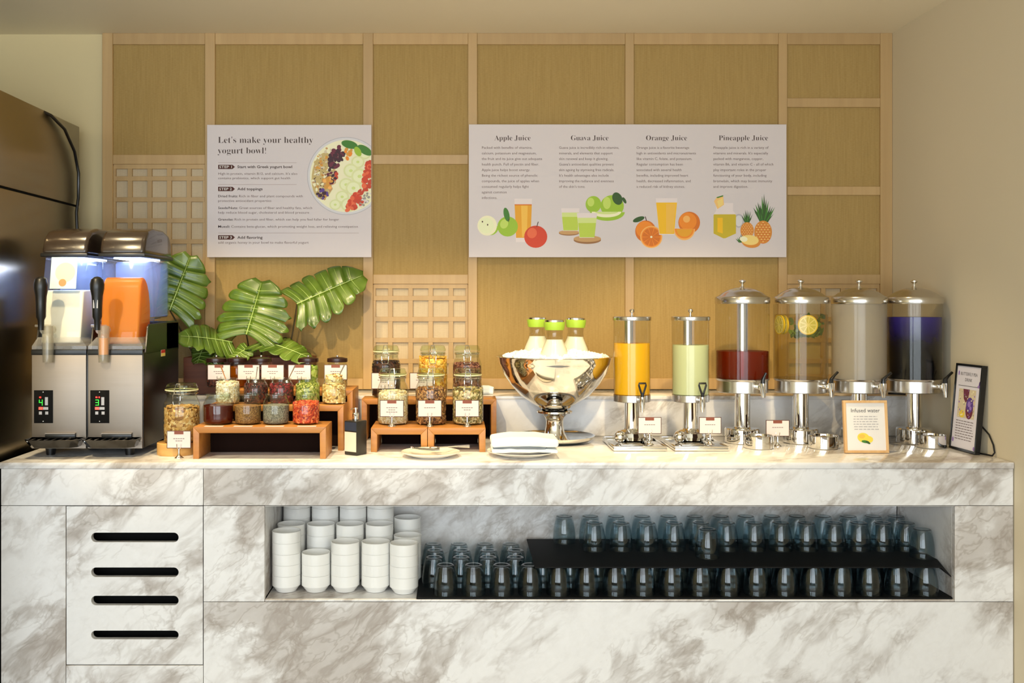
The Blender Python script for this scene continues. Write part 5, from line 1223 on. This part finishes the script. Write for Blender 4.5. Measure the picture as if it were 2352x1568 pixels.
for a, b, c, d in ((tx0, tx1, -.075, -.060), (tx0, tx1, .060, .075), (tx0, tx0+.015, -.060, .060), (tx1-.015, tx1, -.060, .060)): pm.box(a, b, c, d, 0, hh, .0015, 1)
pm.box(tx0+.015, tx1-.015, -.06, .06, 0, .01); tr = pm.build('trough', 'planter_wood', pl)
pbr('soil', '#20140c', 0.95)
so = MB().box(tx0+.016, tx1-.016, -.059, .059, .01, hh-.02).build('soil', 'soil', tr)
def leaf(base, tip, nrm, W, seed, cup=.12, droop=.15, lobes=6):
    """split leaf: lobes on both sides of the midrib, slits between them"""
    base, tip, nrm = Vector(base), Vector(tip), Vector(nrm); ax = tip - base; Ln = ax.length; ax.normalize()
    sd = ax.cross(nrm).normalized(); nn = sd.cross(ax).normalized(); rnd = random.Random(seed)
    m = MB(); S_, U_ = 9, 4
    def wid(t): return W*.5*max(0.0, sin(pi*min(1, .26 + .74*t)))**.55
    def pt(t, s, side):
        sweep = (-.42 + .80*t) * s**1.35 * .5 * (1 - .75*max(0, (t - .55)/.45))
        x = wid(min(.97, t))*s*(1.0 if t > .1 else 1.0); y = Ln*(t + sweep*(W/Ln))
        z = -droop*Ln*(t**2) - cup*x*(s) + .012*sin(7*t + seed) * s
        return base + ax*y + sd*(side*x) + nn*z
    for side in (-1, 1):
        ts = [0, .12, .26, .41, .57, .74, 1.0] if lobes == 6 else [i/lobes for i in range(lobes+1)]
        for i in range(len(ts)-1):
            s0 = rnd.uniform(.58, .84) if i not in (0, len(ts)-2) else .9; vs = []; fs = []
            end = rnd.uniform(.92, 1.06)
            for a in range(S_+1):
                s = a/S_*end
                gap = max(0, (s - s0)/(1.02 - s0)); g = .06*gap**.6 if gap > 0 else 0
                if gap > .72: g += ((gap-.72)/.28)**1.6*.2
                g = min(g, .44)
                for b in range(U_+1):
                    u = b/U_; t = ts[i] + (ts[i+1]-ts[i])*(g + (1-2*g)*u)
                    p = pt(t, s*(1 - .06*(2*u-1)**2), side); p = p + nn*(-.005*sin(pi*u)*min(1, gap*2))
                    vs.append(p)
            for a in range(S_):
                for b in range(U_): q = a*(U_+1)+b; fs.append([q, q+1, q+U_+2, q+U_+1])
            m.add(vs, fs)
    o = m.build('leaf', 'monstera_leaf', pl, smooth=60)
    sol = o.modifiers.new('thickness', 'SOLIDIFY'); sol.thickness = .0008
    v = MB().tube([pt(t, 0, 1) + nn*.0012 for t in [i/10*.97 for i in range(11)]], [.0028*(1-.7*i/10) for i in range(11)], 6)
    for side in (-1, 1):
        for t in (.07, .19, .33, .49, .65, .82): v.tube([pt(t, s, side) + nn*.0008 for s in (0, .2, .4, .6, .8)], [.0014, .0012, .001, .0007, .0004], 5)
    v.build('vein', 'leaf_vein', o)
def W3(px, py, Y): return Vector((PX(px, Y) - plx, Y - ply, PZ(py, Y) - LT - E))
LV = [((390, 712, .72), (438, 588, .76), (.2, -1, .1), .25, 1, .10, -.05), ((566, 768, .68), (603, 648, .75), (-.15, -1, .35), .30, 2, .10, -.04), ((682, 698, .72), (834, 630, .77), (-.15, -1, .55), .24, 3, .08, .02),
      ((533, 786, .70), (415, 762, .60), (-.1, -.75, 1), .20, 4, .10, .10), ((600, 782, .70), (712, 812, .60), (.15, -.42, 1), .17, 5, .08, .08), ((470, 790, .70), (452, 832, .62), (-.3, -.9, .5), .10, 6, .1, .05), ((572, 798, .68), (530, 822, .60), (0, -.7, 1), .09, 7, .1, .05), ((505, 800, .72), (475, 838, .64), (.2, -.9, .3), .10, 8, .1, .05)]
root = Vector((0, 0, hh - .03))
for (bp, tp, nr, w, sd_, cup, dr) in LV:
    b, t_ = W3(*bp), W3(*tp)
    leaf(b, t_, nr, w, sd_, cup, dr)
    r0 = Vector((max(tx0 + .04, min(tx1 - .04, b.x*.75)), .0, hh - .03)); mid = (r0 + b)/2 + Vector((0, .02, -.01))
    MB().tube([r0, r0*.6 + mid*.4, mid, mid*.4 + b*.6 + Vector((0, .004, 0)), b], [.0045, .004, .0036, .0032, .003], 8).build('stem', 'plant_stem', pl)
